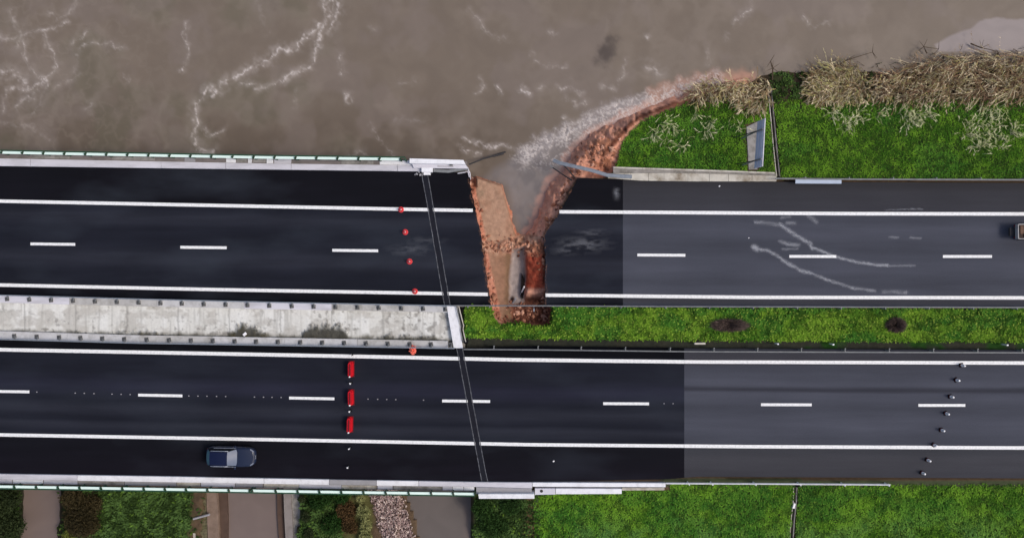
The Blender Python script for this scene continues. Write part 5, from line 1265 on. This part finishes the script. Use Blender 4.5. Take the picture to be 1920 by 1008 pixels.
def ws(u, v):
    s = 2 * v - 1; return (-.12 + (.76 - .14 * s * s) * u, s * (hwr + (.76 - hwr) * u), 1.50 + .05 * (1 - s * s) * (1 - u) - .50 * u)
curved(ws, 8, 8, 'windscreen', glass, car)
def rs(u, v):
    s = 2 * v - 1; return (-1.68 - (.46 - .14 * s * s) * u, s * (hwr + (.10) * u), 1.50 + .05 * (1 - s * s) * (1 - u) - .46 * u)
curved(rs, 6, 8, 'rear_window', glass_r, car)
for s in (-1, 1):
    curved(lambda u, v: (-1.68 - .40 * v * (1 - u) * 1 + 0 * u + 1.56 * u + .62 * u * v, s * (hwr + .01 + (.84 - hwr) * v), 1.50 - .49 * v), 8, 4, 'side_window', glass_s, car)
    MB().tube([(-1.6, s * .70, 1.5), (-1.4, s * .71, 1.56), (-.3, s * .71, 1.56), (-.05, s * .70, 1.48)], .028, 6).build('roof_rail', chrome, car)
    MB().tube([(-1.5, s * .87, 1.04), (.5, s * .87, 1.03)], .02, 5).build('window_trim', chrome, car)
    o = MB().box((.42, s * 1.0, 1.02), (.16, .2, .13), bev=.04).build('mirror', paint, car)
    curved(lambda u, v: (1.72 + .30 * u - .02 * v, s * (.80 - .22 * u - .10 * v), .84 - .02 * u + .06 * v * (1 - u)), 4, 3, 'headlight', lampm, car)
    MB().box((-2.12, s * .66, .84), (.1, .22, .12), bev=.02).build('taillight', tailm, car)
    for x in (-1.32, 1.32):
        w = MB(); ring = []
        from mathutils import Matrix
        w.lathe([(.2, -.10), (.31, -.11), (.33, -.07), (.33, .07), (.31, .11), (.2, .10)], n=20)
        for v_ in w.bm.verts: v_.co = Vector((v_.co.x, v_.co.z, v_.co.y))
        wo = w.build('wheel', tyrem, car, True); wo.location = (x, s * .80, .33)
        rm = MB().lathe([(.2, -.09), (.2, .09), (.05, .1)], n=12)
        for v_ in rm.bm.verts: v_.co = Vector((v_.co.x, v_.co.z * s, v_.co.y))
        rm.build('rim', rimm, wo)
curved(lambda u, v: (2.15 - .55 * (2 * v - 1) ** 2 * .35 - .03 * u, (2 * v - 1) * .56, .62 + .10 * u), 3, 10, 'front_bumper', chrome, car)
curved(lambda u, v: (2.10 - .2 * (2 * v - 1) ** 2 - .10 * u, (2 * v - 1) * .50, .60 + .05 * u), 3, 10, 'grille', mt['black_rubber'], car)
car.location = (*W(434.5, 855.5, .7)[:2], 0.0); car.rotation_euler = (0, 0, math.radians(-1.2)); car.scale = (.97, .93, 1)
tag(car, 'dark blue estate car driving on the lower road shoulder of the bridge', 'car')

# flatbed truck entering at the right edge
tr = empty('flatbed_truck'); trw = M('worn_side_board', srgb(176, 172, 170), .6, .1, 3, .1, dirt=srgb(110, 100, 95), dirt_amt=.5); bed = M('bed_floor', srgb(62, 48, 44), .8, .3, 4, .3); cabm = M('cab_paint', srgb(190, 192, 196), .35, .03, 1, 0, coat=.4)
Lb, Wb = 3.2, 1.24
MB().box((Lb / 2, 0, .82), (Lb - .1, Wb - .06, .08)).build('bed_floor', bed, tr)
MB().box((.04, 0, 1.0), (.06, Wb, .42)).build('tailboard', trw, tr)
for s in (-1, 1): MB().box((Lb / 2, s * (Wb / 2), 1.0), (Lb - .1, .06, .42)).build('side_board', trw, tr)
MB().box((Lb - .02, 0, 1.15), (.06, Wb, .7)).build('headboard', trw, tr)
MB().box((Lb / 2 + .4, 0, .62), (Lb + 1.6, .7, .2)).build('chassis', mt['steel_dark'], tr)
for k in range(3): MB().box((.5 + .35 * k, .15 * (-1) ** k, .93), (.28, .7, .1), rz=.2 * k).build('load_plank', M('plank_wood', srgb(108, 84, 70), .9, .2, 5, .2), tr)
MB().box((Lb + .85, 0, 1.15), (1.5, Wb + .2, 1.3), bev=.15).build('cab', cabm, tr)
curved(lambda u, v: (Lb + 1.45 + .22 * u, (2 * v - 1) * .6, 1.75 - .5 * u), 3, 3, 'windscreen', glass, tr)
for s in (-1, 1):
    MB().box((-.01, s * .5, .75), (.06, .16, .12)).build('taillight', tailm, tr)
    MB().box((Lb + 1.62, s * .5, .8), (.06, .2, .14)).build('headlight', lampm, tr)
    for x in (.8, Lb + .9):
        w = MB().lathe([(.2, -.10), (.33, -.11), (.35, 0), (.33, .11), (.2, .10)], n=18)
        for v_ in w.bm.verts: v_.co = Vector((v_.co.x, v_.co.z, v_.co.y))
        wo = w.build('wheel', tyrem, tr, True); wo.location = (x, s * .58, .35)
tr.location = (*W(1906, 434, 1.0)[:2], 0); tag(tr, 'small pale flatbed truck just entering at the right edge of the photo', 'truck')
